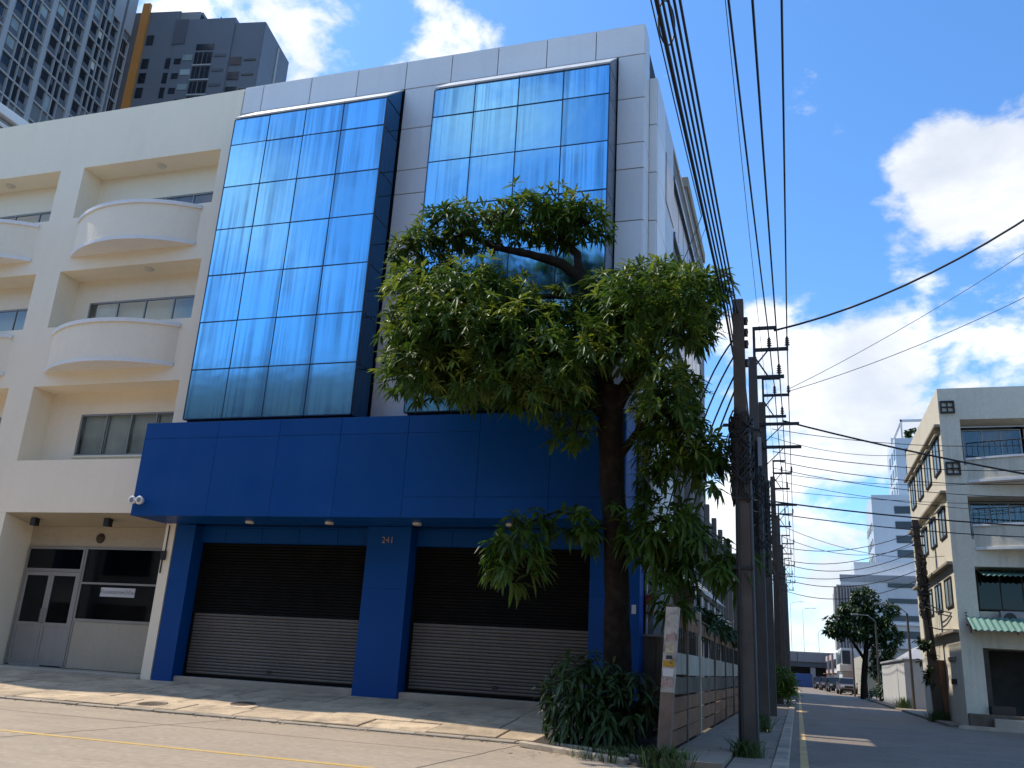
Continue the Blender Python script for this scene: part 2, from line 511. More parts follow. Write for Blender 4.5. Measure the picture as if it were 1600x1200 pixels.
class MB:
    """Collects shapes given in world coordinates and links them as one mesh object."""

    def __init__(self):
        self.v, self.f, self.sm = [], [], []

    def add(self, vs, fs, smooth=False):
        b = len(self.v)
        self.v += [tuple(x) for x in vs]
        self.f += [tuple(b + i for i in q) for q in fs]
        self.sm += [smooth] * len(fs)
        return self

    def box(self, x0, x1, y0, y1, z0, z1):
        vs = [(x0, y0, z0), (x1, y0, z0), (x1, y1, z0), (x0, y1, z0), (x0, y0, z1), (x1, y0, z1), (x1, y1, z1), (x0, y1, z1)]
        return self.add(vs, [(0, 3, 2, 1), (4, 5, 6, 7), (0, 1, 5, 4), (1, 2, 6, 5), (2, 3, 7, 6), (3, 0, 4, 7)])

    def hexa(self, p):
        """eight corners: bottom ring then top ring, counter-clockwise seen from above"""
        return self.add(p, [(0, 3, 2, 1), (4, 5, 6, 7), (0, 1, 5, 4), (1, 2, 6, 5), (2, 3, 7, 6), (3, 0, 4, 7)])

    def prism(self, poly, z0, z1, smooth=False):
        n = len(poly)
        vs = [(x, y, z0) for x, y in poly] + [(x, y, z1) for x, y in poly]
        self.add(vs, [tuple(range(n - 1, -1, -1)), tuple(range(n, 2 * n))])
        b = len(self.v) - 2 * n
        self.f += [(b + i, b + (i + 1) % n, b + n + (i + 1) % n, b + n + i) for i in range(n)]
        self.sm += [smooth] * n
        return self

    def extr(self, prof, x0, x1, axis='x'):
        """profile in the plane across the axis, extruded along it"""
        n = len(prof)
        if axis == 'x':
            vs = [(x0, a, b) for a, b in prof] + [(x1, a, b) for a, b in prof]
        else:
            vs = [(a, x0, b) for a, b in prof] + [(a, x1, b) for a, b in prof]
        fs = [tuple(range(n)), tuple(range(2 * n - 1, n - 1, -1))] + [(i, n + i, n + (i + 1) % n, (i + 1) % n) for i in range(n)]
        return self.add(vs, fs)

    def tube(self, pts, rad, n=6, cap=True, smooth=True):
        pts = [Vector(p) for p in pts]
        rads = rad if isinstance(rad, (list, tuple)) else [rad] * len(pts)
        vs, fs = [], []
        prev = None
        for i, p in enumerate(pts):
            d = (pts[min(i + 1, len(pts) - 1)] - pts[max(i - 1, 0)]).normalized()
            ref = prev if prev is not None else (Vector((0, 0, 1)) if abs(d.z) < 0.9 else Vector((1, 0, 0)))
            a = d.cross(ref).normalized()
            b = a.cross(d).normalized()
            prev = b
            for k in range(n):
                t = 2 * math.pi * k / n
                vs.append(p + (a * math.cos(t) + b * math.sin(t)) * rads[i])
        for i in range(len(pts) - 1):
            for k in range(n):
                fs.append((i * n + k, i * n + (k + 1) % n, (i + 1) * n + (k + 1) % n, (i + 1) * n + k))
        self.add(vs, fs, smooth)
        if cap:
            self.add(vs[:n], [tuple(range(n - 1, -1, -1))])
            self.add(vs[-n:], [tuple(range(n))])
        return self

    def lathe(self, c, prof, n=16, axis='z', smooth=True):
        """prof: (radius, height along the axis)"""
        vs, fs = [], []
        for r, h in prof:
            for k in range(n):
                t = 2 * math.pi * k / n
                u, w = r * math.cos(t), r * math.sin(t)
                vs.append({'z': (c[0] + u, c[1] + w, c[2] + h), 'y': (c[0] + u, c[1] + h, c[2] + w), 'x': (c[0] + h, c[1] + u, c[2] + w)}[axis])
        for i in range(len(prof) - 1):
            for k in range(n):
                fs.append((i * n + k, i * n + (k + 1) % n, (i + 1) * n + (k + 1) % n, (i + 1) * n + k))
        self.add(vs, fs, smooth)
        return self.add(vs[:n], [tuple(range(n - 1, -1, -1))]).add(vs[-n:], [tuple(range(n))])

    def build(self, name, m, parent=None, origin=None, **kw):
        v = np.array(self.v, dtype=float)
        if origin is None:
            origin = ((v[:, 0].min() + v[:, 0].max()) / 2, (v[:, 1].min() + v[:, 1].max()) / 2, v[:, 2].min())
        me = bpy.data.meshes.new(name)
        me.from_pydata((v - np.array(origin)).tolist(), [], self.f)
        me.polygons.foreach_set('use_smooth', self.sm)
        me.materials.append(MATS[m])
        me.update()
        o = link(name, me, origin, parent)
        return setprops(o, **kw)


_cache = {}


def chamfer_mesh(name, sx, sy, sz, c, m):
    key = (name, round(sx, 3), round(sy, 3), round(sz, 3), c, m)
    if key in _cache:
        return _cache[key]
    hx, hy, hz = sx / 2, sy / 2, sz / 2
    c = min(c, hx * .45, hy * .45, hz * .45)
    vs, idx = [], {}
    for ix in (-1, 1):
        for iy in (-1, 1):
            for iz in (-1, 1):
                for ax in range(3):
                    p = [ix * (hx - c), iy * (hy - c), iz * (hz - c)]
                    p[ax] = (ix * hx, iy * hy, iz * hz)[ax]
                    idx[(ix, iy, iz, ax)] = len(vs)
                    vs.append(tuple(p))
    fs = []
    for s in (-1, 1):
        fs.append([idx[(s, a, b, 0)] for a, b in ((-1, -1), (1, -1), (1, 1), (-1, 1))])
        fs.append([idx[(a, s, b, 1)] for a, b in ((-1, -1), (1, -1), (1, 1), (-1, 1))])
        fs.append([idx[(a, b, s, 2)] for a, b in ((-1, -1), (1, -1), (1, 1), (-1, 1))])
    for a in (-1, 1):
        for b in (-1, 1):
            fs.append([idx[(a, b, -1, 0)], idx[(a, b, -1, 1)], idx[(a, b, 1, 1)], idx[(a, b, 1, 0)]])
            fs.append([idx[(a, -1, b, 0)], idx[(a, -1, b, 2)], idx[(a, 1, b, 2)], idx[(a, 1, b, 0)]])
            fs.append([idx[(-1, a, b, 1)], idx[(-1, a, b, 2)], idx[(1, a, b, 2)], idx[(1, a, b, 1)]])
    for ix in (-1, 1):
        for iy in (-1, 1):
            for iz in (-1, 1):
                fs.append([idx[(ix, iy, iz, k)] for k in range(3)])
    out = []
    for f in fs:                                  # turn every face outwards
        p = [Vector(vs[i]) for i in f]
        nrm = (p[1] - p[0]).cross(p[2] - p[0])
        ctr = sum(p, Vector()) / len(p)
        out.append(f if nrm.dot(ctr) > 0 else f[::-1])
    me = bpy.data.meshes.new(name)
    me.from_pydata(vs, [], out)
    me.materials.append(MATS[m])
    me.update()
    _cache[key] = me
    return me


def piece(name, x0, x1, y0, y1, z0, z1, m, parent, c=0.008, rot=None, **kw):
    """a box with broken edges, mesh shared between pieces of the same size"""
    me = chamfer_mesh(name, abs(x1 - x0), abs(y1 - y0), abs(z1 - z0), c, m)
    o = link(name, me, ((x0 + x1) / 2, (y0 + y1) / 2, (z0 + z1) / 2), parent)
    if rot:
        o.rotation_euler = rot
    return setprops(o, **kw)


def wall_holes(mb, x0, x1, y0, y1, z0, z1, holes):
    """wall slab in the XZ plane with rectangular openings (hx0, hx1, hz0, hz1), cut into abutting boxes"""
    xs = sorted({x0, x1, *[h[0] for h in holes], *[h[1] for h in holes]})
    xs = [x for x in xs if x0 <= x <= x1]
    for a, b in zip(xs, xs[1:]):
        mid = (a + b) / 2
        hs = sorted((h[2], h[3]) for h in holes if h[0] <= mid <= h[1])
        z = z0
        for h0, h1 in hs:
            if h0 > z:
                mb.box(a, b, y0, y1, z, h0)
            z = max(z, h1)
        if z < z1:
            mb.box(a, b, y0, y1, z, z1)
    return mb


def window_unit(parent, x0, x1, z0, z1, y, ncol, frame='alu_grey', glass='window_glass', back='interior_dark', bar=0.05, dep=0.07, curtain=None, name='window'):
    """sliding window seen from the front: outer frame > pane per leaf, stile between leaves; a room surface behind"""
    mb = MB()
    mb.box(x0, x0 + bar, y, y + dep, z0, z1).box(x1 - bar, x1, y, y + dep, z0, z1)
    mb.box(x0 + bar, x1 - bar, y, y + dep, z0, z0 + bar).box(x0 + bar, x1 - bar, y, y + dep, z1 - bar, z1)
    w = (x1 - x0 - 2 * bar) / ncol
    for i in range(1, ncol):
        cx = x0 + bar + w * i
        mb.box(cx - bar * .45, cx + bar * .45, y + .005, y + dep - .01, z0 + bar, z1 - bar)
    fr = mb.build(name, frame, parent)
    for i in range(ncol):
        a = x0 + bar + w * i + (bar * .45 if i else 0)
        b = x0 + bar + w * (i + 1) - (bar * .45 if i < ncol - 1 else 0)
        piece('pane', a, b, y + .03, y + .036, z0 + bar, z1 - bar, glass, fr, 0.001)
        if curtain:
            piece('curtain', a + .01, b - .01 - (0.12 * w if i % 3 == 1 else 0), y + .16, y + .18, z0 - .05, z1 + .02, curtain, fr, 0.003)
    MB().box(x0 - .25, x1 + .25, y + .75, y + .78, z0 - .3, z1 + .3).build('room_backing', back, fr)
    return fr


def text_mesh(name, body, size, loc, rot, m, parent, depth=0.004):
    cu = bpy.data.curves.new(name, 'FONT')
    cu.body = body
    cu.size = size
    cu.extrude = depth
    cu.align_x = 'CENTER'
    cu.align_y = 'CENTER'
    tmp = bpy.data.objects.new(name + '_tmp', cu)
    COL.objects.link(tmp)
    bpy.context.view_layer.update()
    me = bpy.data.meshes.new_from_object(tmp.evaluated_get(bpy.context.evaluated_depsgraph_get()))
    bpy.data.objects.remove(tmp)
    me.materials.clear()
    me.materials.append(MATS[m])
    o = link(name, me, loc, parent)
    o.rotation_euler = rot
    return o


def cable(name, pts, rad, m, label, cat='cable', group=None, sag=0.0, seg=14):
    """a hanging wire through given points, with sag between each two"""
    P = []
    for i in range(len(pts) - 1):
        a, b = Vector(pts[i]), Vector(pts[i + 1])
        s = sag[i] if isinstance(sag, (list, tuple)) else sag
        for k in range(seg if i == len(pts) - 2 else seg - 1):
            t = k / (seg - 1)
            q = a.lerp(b, t)
            q.z -= 4 * s * t * (1 - t)
            P.append(q)
    return MB().tube(P, rad, 5).build(name, m, None, **dict(label=label, cat=cat, group=group))


# ================================================================== GROUND
MB().box(-900, 900, -900, 1500, -0.6, -0.03).build('ground', 'ground_dirt', kind='structure')
MB().box(-90, -0.6, -30, 16.6, -0.03, 0.0).build('road', 'road_concrete', kind='structure')
MB().box(-0.6, 60, -30, 38.2, -0.03, -0.002).box(-0.6, 5.7, 38.2, 230, -0.03, -0.002).build('street', 'asphalt', kind='structure')
MB().box(-40, -5.35, 11.37, 11.52, 0.0, 0.004).build('road_line', 'yellow_paint', kind='structure')
MB().extr([(-0.02, 0.0), (0.12, 0.0), (0.12, 0.003), (-0.02, 0.003)], 9.0, 130.0, 'y').build('street_line', 'cream_paint_line', kind='structure')
jm = MB()
random.seed(3)
for a, b in (((-4.86, 16.4), (-5.1, 6.0)), ((-10.9, 16.4), (-10.95, 4.0)), ((-17.2, 16.4), (-17.1, 4.0)), ((-30.0, 14.2), (-4.9, 14.4))):
    n = 26
    pts = []
    for i in range(n + 1):
        t = i / n
        pts.append((a[0] + (b[0] - a[0]) * t + random.uniform(-.02, .02), a[1] + (b[1] - a[1]) * t + random.uniform(-.02, .02)))
    for p, q in zip(pts, pts[1:]):
        d = Vector((q[0] - p[0], q[1] - p[1])).normalized()
        nx, ny = -d.y * .010, d.x * .010
        jm.add([(p[0] - nx, p[1] - ny, .0035), (q[0] - nx, q[1] - ny, .0035), (q[0] + nx, q[1] + ny, .0035), (p[0] + nx, p[1] + ny, .0035)], [(0, 1, 2, 3)])
jm.build('road_joint', 'seam', kind='structure')

# sloping forecourt of cast slabs, kerb stones along the road
AP_Y0, AP_Y1, AP_Z0, AP_Z1 = 16.85, 20.55, 0.055, 0.44
apron = MB().hexa([(-40, AP_Y0, -.02), (-3.1, AP_Y0, -.02), (-3.1, AP_Y1, -.02), (-40, AP_Y1, -.02),
                   (-40, AP_Y0, AP_Z0 - .05), (-3.1, AP_Y0, AP_Z0 - .05), (-3.1, AP_Y1, AP_Z1 - .05), (-40, AP_Y1, AP_Z1 - .05)]).build('pavement', 'seam', kind='structure')
sl = math.atan2(AP_Z1 - AP_Z0, AP_Y1 - AP_Y0)
ap_rows = [16.86, 17.75, 19.15, 20.54]
random.seed(11)
for r_ in range(3):
    y0, y1 = ap_rows[r_], ap_rows[r_ + 1]
    x = -33.0 + 0.7 * r_
    while x < -3.4:
        w = (1.45, 1.9, 2.35)[r_]
        x1 = min(x + w, -3.15)
        yc, xc = (y0 + y1) / 2, (x + x1) / 2
        zc = AP_Z0 + (AP_Z1 - AP_Z0) * (yc - AP_Y0) / (AP_Y1 - AP_Y0)
        me = chamfer_mesh('slab', x1 - x - .03, y1 - y0 - .03, 0.07, 0.012, 'apron')
        o = link('slab', me, (xc, yc, zc - .035 + random.uniform(-.012, .012)), apron)
        o.rotation_euler = (sl + random.uniform(-.002, .002), random.uniform(-.002, .002), 0)
        x = x1
kerb = MB().box(-40, -3.1, 16.585, 16.84, -.03, .006).build('kerb', 'seam', kind='structure')
x = -33.0
while x < -3.5:
    piece('kerb_stone', x + .006, x + .994, 16.6 + random.uniform(-.008, .008), 16.845, -.05, .045 + random.uniform(-.01, .006), 'kerb', kerb, 0.02)
    x += 1.0
for (mx, my, s, lab) in ((-13.6, 17.3, .33, 'rusty round iron manhole cover set in the forecourt near the cream shop'), (-11.9, 18.2, .28, 'small iron drain cover in the forecourt before the first shutter')):
    z = AP_Z0 + (AP_Z1 - AP_Z0) * (my - AP_Y0) / (AP_Y1 - AP_Y0)
    mb = MB().lathe((0, 0, 0), [(s, -.03), (s, .006), (s * .88, .008), (s * .86, .004), (.02, .004)], 24)
    for k in range(6):
        mb.box(-s * .6, s * .6, -s * .6 + k * s * .22, -s * .6 + k * s * .22 + .02, .004, .009)
    o = mb.build('manhole_cover', 'iron', None, origin=(0, 0, 0), label=lab, cat='manhole cover')
    o.location = (mx, my, z + .002)
    o.rotation_euler = (sl, 0, 0)

# ================================================================== BLUE AND SILVER SHOP BUILDING
YW, YG, YF, YS = 20.5, 19.5, 19.07, 20.95
bb = thing('office_building', 'four storey silver building with blue mirror glass bays and blue fascia', 'building', (-10, 20.5, .4))
MB().box(-16.52, -3.46, 20.62, 24.8, 4.62, 18.7).box(-16.52, -3.46, 21.06, 24.8, .1, 4.60).build('core_wall', 'joint', bb)
PX = [-16.54, -15.83, -14.06, -12.41, -10.75, -9.25, -7.78, -6.28, -4.82, -3.42]
g = .011
for a, b in zip(PX, PX[1:]):
    piece('parapet_panel', a + g, b - g, YW, 20.61, 17.85, 18.82, 'silver', bb)
piece('parapet_coping', -16.54, -3.44, 20.52, 20.95, 18.825, 18.86, 'silver_light', bb)
ZJ = [7.2, 8.85, 10.4, 11.2, 12.65, 14.21, 15.01, 16.42, 17.84]
for z0, z1 in zip(ZJ, ZJ[1:]):
    piece('wall_panel', -10.73 + g, -9.27 - g, YW, 20.61, z0 + g, z1 - g, 'silver', bb)
    piece('wall_panel', -4.17 + g, -3.42 - g, YW, 20.61, z0 + g, z1 - g, 'silver', bb)
    piece('side_panel', -3.452, -3.40, 20.52, 21.27, z0 + g, z1 - g, 'silver', bb)
piece('wall_panel', -16.54, -15.92, YW, 20.61, 7.2, 17.83, 'silver', bb)
piece('side_panel', -3.452, -3.405, 20.52, 21.27, 17.86, 18.82, 'silver', bb)
# rear stair volume beside the corner
ZR = [4.6, 6.6, 8.4, 9.95, 11.5, 13.02, 14.51, 16.03, 17.58]
MB().box(-3.45, -3.22, 21.33, 24.8, .1, 17.5).build('stair_core', 'joint', bb)
for z0, z1 in zip(ZR, ZR[1:]):
    piece('side_panel', -3.40, -3.19, 21.28, 21.34, z0 + g, z1 - g, 'silver', bb)
    piece('side_panel', -3.23, -3.17, 21.35, 22.95, z0 + g, z1 - g, 'silver', bb)
    piece('side_panel', -3.23, -3.17, 22.97, 24.75, z0 + g, z1 - g, 'silver' if z0 < 9 else 'silver_light', bb)
piece('side_wall', -3.4, -3.18, 21.3, 24.78, .1, 4.58, 'wall_grey', bb)

ROWS = [7.28, 8.71, 10.14, 11.60, 13.08, 14.50, 15.95, 16.86]
random.seed(5)
for bi, (xs, ret) in enumerate((([-15.9, -14.66, -13.41, -12.15, -10.76], 'dark_glass'), ([-9.26, -8.02, -6.73, -5.46, -4.19], 'slate_panel'))):
    xa, xb = xs[0], xs[-1]
    bay = MB().box(xa + .06, xb - .06, YG + .10, 20.60, 7.0, 16.84).build('window_bay', 'joint', bb)
    ja = .016
    for c0, c1 in zip(xs, xs[1:]):
        for z0, z1 in zip(ROWS, ROWS[1:]):
            t = [random.uniform(-.004, .004) for _ in range(3)]
            y = YG
            mb = MB().hexa([(c0 + ja, y + t[0], z0 + ja), (c1 - ja, y + t[1], z0 + ja), (c1 - ja, y + .02, z0 + ja), (c0 + ja, y + .02, z0 + ja),
                            (c0 + ja, y + t[2], z1 - ja), (c1 - ja, y + t[1] + t[2] - t[0], z1 - ja), (c1 - ja, y + .02, z1 - ja), (c0 + ja, y + .02, z1 - ja)])
            mb.build('pane', 'blue_glass', bay)
    for c in xs:
        piece('mullion', c - .014, c + .014, YG - .012, YG + .08, ROWS[0], ROWS[-1], 'mullion', bay, .004)
    for z in ROWS:
        for c0, c1 in zip(xs, xs[1:]):
            piece('transom', c0 + .015, c1 - .015, YG - .009, YG + .08, z - .018, z + .018, 'mullion', bay, .004)
    zz = ROWS
    for z0, z1 in zip(zz, zz[1:]):
        top = z1 - ja
        piece('side_pane', xb - .05, xb - .004, YG + .09, 20.49, z0 + ja, top, ret, bay, .003)
        piece('side_pane', xa + .004, xa + .05, YG + .09, 20.49, z0 + ja, top, ret, bay, .003)
        if bi == 0:
            piece('side_transom', xb - .04, xb + .008, YG + .09, 20.49, z0 - .014, z0 + .014, 'mullion', bay, .004)
    # sloping cap between bay head and parapet, with its triangular cheeks
    for c0, c1 in zip(xs, xs[1:]):
        MB().hexa([(c0 + .008, YG - .01, 16.885), (c1 - .008, YG - .01, 16.885), (c1 - .008, 20.495, 17.79), (c0 + .008, 20.495, 17.79),
                   (c0 + .008, YG - .03, 16.925), (c1 - .008, YG - .03, 16.925), (c1 - .008, 20.495, 17.835), (c0 + .008, 20.495, 17.835)]).build('cap_panel', 'silver_light', bay)
    for xc in (xa + .01, xb - .05):
        MB().extr([(YG + .02, 16.885), (20.49, 16.885), (20.49, 17.785)], xc, xc + .045).build('cheek_panel', ret, bay)

# blue fascia box
FX = [-16.69, -14.37, -12.5, -10.73, -8.88, -7.02, -5.26, -3.50]
fas = MB().box(-16.64, -3.55, YF + .06, 20.48, 4.60, 7.02).build('fascia', 'blue_panel', bb)
for i, (a, b) in enumerate(zip(FX, FX[1:])):
    gg = .003
    piece('fascia_panel', a + gg, b - gg, YF, YF + .055, 6.63, 7.07, 'blue_panel', fas, .006)
    if i < 4:
        piece('fascia_panel', a + gg, b - gg, YF, YF + .055, 4.55, 6.624, 'blue_panel', fas, .004)
    else:
        piece('fascia_panel', a + gg, b - gg, YF, YF + .055, 5.046, 6.624, 'blue_panel', fas, .004)
        piece('fascia_panel', a + gg, b - gg, YF, YF + .055, 4.55, 5.042, 'blue_panel', fas, .006)
    piece('soffit_panel', a + gg, b - gg, YF + .06, 20.49, 4.555, 4.59, 'blue_panel', fas, .004)
for y0, y1 in ((19.13, 19.8), (19.81, 20.47)):
    piece('side_panel', -3.545, -3.495, y0, y1, 4.56, 6.618, 'blue_panel', fas, .006)
    piece('side_panel', -3.545, -3.495, y0, y1, 6.63, 7.06, 'blue_panel', fas, .006)
    piece('side_panel', -16.695, -16.645, y0, y1, 4.56, 7.06, 'blue_panel', fas, .006)
for dx in (-13.6, -11.25, -8.82, -6.4):
    MB().lathe((dx, 19.95, 4.50), [(.10, 0.0), (.115, .012), (.115, .055)], 18).build('downlight', 'lamp_diffuser', fas)
# band above the shutters
MB().box(-15.7, -3.5, 20.86, 21.05, 4.1, 4.6).build('lintel', 'blue_panel', bb)
lx = [-15.68, -14.9, -13.75, -12.6, -11.45, -10.42]
lx2 = [-9.18, -8.2, -7.05, -5.9, -4.57]
for L in (lx, lx2):
    for a, b in zip(L, L[1:]):
        piece('lintel_panel', a + .005, b - .005, 20.82, 20.855, 4.12, 4.50, 'blue_panel', bb, .005)
piece('lintel_trim', -15.7, -3.5, 20.80, 20.855, 4.505, 4.55, 'blue_panel', bb, .005)
# clad pillars
for (a, b, z0) in ((-16.28, -15.66, .36), (-10.40, -9.20, .36), (-4.56, -3.38, .36)):
    pl = MB().box(a + .02, b - .02, 20.52, 21.04, z0, 4.53).build('pillar', 'joint', bb)
    for z_, z1_ in ((z0 + .01, 2.998), (3.0, 4.54)):
        piece('pillar_panel', a, b, 20.48, 21.02, z_, z1_, 'blue_panel', pl, .003)
text_mesh('house_number', '241', .23, (-9.82, 20.468, 4.19), (R(90), 0, 0), 'number_brass', bb, .006)
# roller shutters
NS = 44
for (a, b) in ((-15.66, -10.40), (-9.20, -4.56)):
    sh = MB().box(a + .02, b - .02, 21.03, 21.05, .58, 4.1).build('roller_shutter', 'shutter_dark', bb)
    for ga in (a + .02, b - .09):
        piece('guide_rail', ga, ga + .07, 20.90, 21.028, .58, 4.1, 'shutter_dark', sh, .006)
    p = (4.10 - .66) / NS
    prof = [(0, 0), (-.012, .006), (-.021, p * .3), (-.022, p * .55), (-.013, p * .82), (0, p * .9), (.012, p * .9), (.012, 0)]
    meshes = {}
    for k in range(NS):
        z = .66 + k * p
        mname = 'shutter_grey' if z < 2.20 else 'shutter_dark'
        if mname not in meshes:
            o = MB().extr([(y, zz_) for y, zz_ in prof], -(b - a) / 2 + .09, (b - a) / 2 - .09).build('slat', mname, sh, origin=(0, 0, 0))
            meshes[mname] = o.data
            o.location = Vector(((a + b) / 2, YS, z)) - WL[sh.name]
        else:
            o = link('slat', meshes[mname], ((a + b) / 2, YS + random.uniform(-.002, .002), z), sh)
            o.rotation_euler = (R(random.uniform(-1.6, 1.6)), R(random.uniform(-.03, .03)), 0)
    piece('bottom_bar', a + .09, b - .09, 20.92, 20.98, .59, .658, 'shutter_dark', sh, .006)
    piece('lock', (a + b) / 2 - .06, (a + b) / 2 + .06, 20.905, 20.93, .78, .86, 'black_plastic', sh, .005)
    piece('threshold', a + .005, b - .005, 20.56, 21.025, .30, .58, 'concrete_step', bb, .015)
    MB().box(a, b, 21.2, 21.22, .58, 4.1).build('shop_interior', 'interior_dark', bb)

# twin spotlight on the fascia corner
fl = thing('security_light', 'white twin head security light at the lower corner of the blue fascia', 'security light', (-16.5, 19.05, 4.85))
piece('bracket', -16.50, -16.40, 19.02, 19.065, 4.84, 4.98, 'plastic_white', fl)
for dx in (-.10, .13):
    MB().lathe((-16.45 + dx, 18.86, 4.92), [(.02, .16), (.075, .13), (.10, .05), (.11, 0), (.09, -.01), (.0, .01)], 18, 'y').build('lamp_head', 'plastic_white', fl)
    MB().lathe((-16.45 + dx, 18.845, 4.92), [(.06, .0), (.062, .01)], 14, 'y').build('lens', 'alu_grey', fl)

# ================================================================== CREAM SHOPHOUSE
cb = thing('shophouse', 'cream shophouse with curved white rimmed balconies joined to the blue fascia', 'building', (-23, 20.5, .4))
PIL = [(-17.07, -16.56), (-23.52, -22.52), (-30.0, -29.0)]
REC = [(-22.52, -17.07), (-29.0, -23.52)]
BANDS = [(4.85, 6.43), (8.80, 10.78), (12.75, 14.70), (16.63, 18.80)]
mb = MB()
for a, b in PIL:
    mb.box(a, b, 20.5, 21.36, 4.85, 18.80)
for a, b in REC:
    for z0, z1 in BANDS:
        mb.box(a, b, 20.5, 21.36, z0, z1)
# slab edge and roof behind
mb.box(-30.0, -16.56, 21.75, 24.8, 4.85, 18.6)
mb.build('wall', 'cream', cb)
WINS = []
for ri, (ra, rb) in enumerate(REC):
    holes = []
    for fi, (z0, z1) in enumerate(((6.43, 8.80), (10.78, 12.75), (14.70, 16.63))):
        wx0, wx1 = (ra + .62, rb - .35)
        if fi == 0:
            wx0 = ra + 1.25
            hz = (6.76, 8.10)
        elif fi == 1:
            hz = (10.85, 11.95)
        else:
            hz = (14.75, 15.66)
        holes.append((wx0, wx1, *hz))
        WINS.append((ri, fi, wx0, wx1, *hz))
    m2 = MB()
    for z0, z1 in ((6.43, 8.80), (10.78, 12.75), (14.70, 16.63)):
        wall_holes(m2, ra, rb, 21.36, 21.46, z0, z1, [h for h in holes if z0 < h[2] < z1])
    m2.build('recess_wall', 'cream', cb)
for ri, fi, x0, x1, z0, z1 in WINS:
    w = window_unit(cb, x0, x1, z0, z1, 21.38, 4, glass='window_glass', curtain='curtain' if fi == 0 else ('curtain_red' if (fi == 2 and ri == 0) else None))
    w.location.y += 0
    piece('sill', x0 - .05, x1 + .05, 21.30, 21.358, z0 - .07, z0 - .005, 'cream', w, .01)
    # a slim pull curtain seen through the middle of the upper windows
    if fi == 1:
        piece('curtain', x0 + .1, x0 + 1.0, 21.56, 21.58, z0, z1, 'curtain', w, .003)


def arc_pts(xa, xb, sag, y0, n=20, off=0.0):
    c = xb - xa
    Rr = c * c / (8 * sag) + sag / 2
    cx, cy = (xa + xb) / 2, y0 - sag + Rr
    h = math.asin((c / 2) / Rr)
    return [(cx + (Rr + off) * math.sin(-h + 2 * h * i / n), cy - (Rr + off) * math.cos(-h + 2 * h * i / n)) for i in range(n + 1)]


def balcony(parent, xa, xb, sag, y0, z0, z1, wallm, trim, rim_h=.12, band_h=.11, solid_top=True):
    out = arc_pts(xa, xb, sag, y0)
    inn = arc_pts(xa + .14, xb - .14, sag - .12, y0)
    body = MB()
    body.prism(out + [(xb, y0 + .02), (xa, y0 + .02)], z0 + band_h, z0 + band_h + .12)
    ring = out + inn[::-1]
    n = len(out)
    for i in range(n - 1):
        body.hexa([(*out[i], z0 + band_h + .12), (*out[i + 1], z0 + band_h + .12), (*inn[i + 1], z0 + band_h + .12), (*inn[i], z0 + band_h + .12),
                   (*out[i], z1 - rim_h), (*out[i + 1], z1 - rim_h), (*inn[i + 1], z1 - rim_h), (*inn[i], z1 - rim_h)])
    bo = body.build('balcony', wallm, parent)
    o2 = arc_pts(xa, xb, sag, y0, off=.055)
    i2 = arc_pts(xa + .14, xb - .14, sag - .12, y0, off=-.03)
    rim = MB()
    for i in range(n - 1):
        rim.hexa([(*o2[i], z1 - rim_h), (*o2[i + 1], z1 - rim_h), (*i2[i + 1], z1 - rim_h), (*i2[i], z1 - rim_h),
                  (*o2[i], z1), (*o2[i + 1], z1), (*i2[i + 1], z1), (*i2[i], z1)])
    rim.build('rim', trim, bo)
    o3 = arc_pts(xa, xb, sag, y0, off=.04)
    MB().prism([p for p in o3 if p[1] < y0 - .003] + [(xb, y0 - .003), (xa, y0 - .003)], z0, z0 + band_h).build('base_band', trim, bo)
    return bo


for (xa, xb) in ((-22.2, -17.4), (-28.7, -23.88)):
    for z0, z1 in ((13.23, 14.60), (9.23, 10.60)):
        balcony(cb, xa, xb, .82, 20.5, z0, z1, 'cream', 'white_trim')
# round ceiling lamps in the recesses
for lx_, ly_, lz in ((-19.72, 20.95, 16.63), (-26.2, 20.95, 16.63), (-19.3, 20.85, 12.75), (-25.8, 20.85, 12.75)):
    MB().lathe((lx_, ly_, lz), [(.05, -.075), (.12, -.06), (.15, -.03), (.165, 0)], 18).build('ceiling_lamp', 'lamp_diffuser', cb)
# ground floor: soffit sloping back, party walls, shopfront
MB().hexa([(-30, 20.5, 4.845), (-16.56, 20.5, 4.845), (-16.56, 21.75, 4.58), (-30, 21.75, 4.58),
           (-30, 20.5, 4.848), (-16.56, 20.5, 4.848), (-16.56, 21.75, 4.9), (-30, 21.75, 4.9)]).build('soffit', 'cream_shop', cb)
for a, b, z in ((-23.4, -22.48, 4.62), (-16.62, -16.31, 4.60), (-30.0, -29.0, 4.62)):
    yf = 20.47 if a > -17 else 20.5
    MB().hexa([(a, yf, .3), (b, yf, .3), (b, 21.75, .3), (a, 21.75, .3), (a, yf, 4.843), (b, yf, 4.843), (b, 21.75, 4.58), (a, 21.75, 4.58)]).build('party_wall', 'cream', cb)
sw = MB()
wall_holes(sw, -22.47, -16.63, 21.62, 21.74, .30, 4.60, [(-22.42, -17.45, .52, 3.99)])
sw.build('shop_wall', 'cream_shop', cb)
MB().box(-22.4, -17.4, 22.9, 22.95, .4, 4.2).build('shop_back', 'interior_dark', cb)
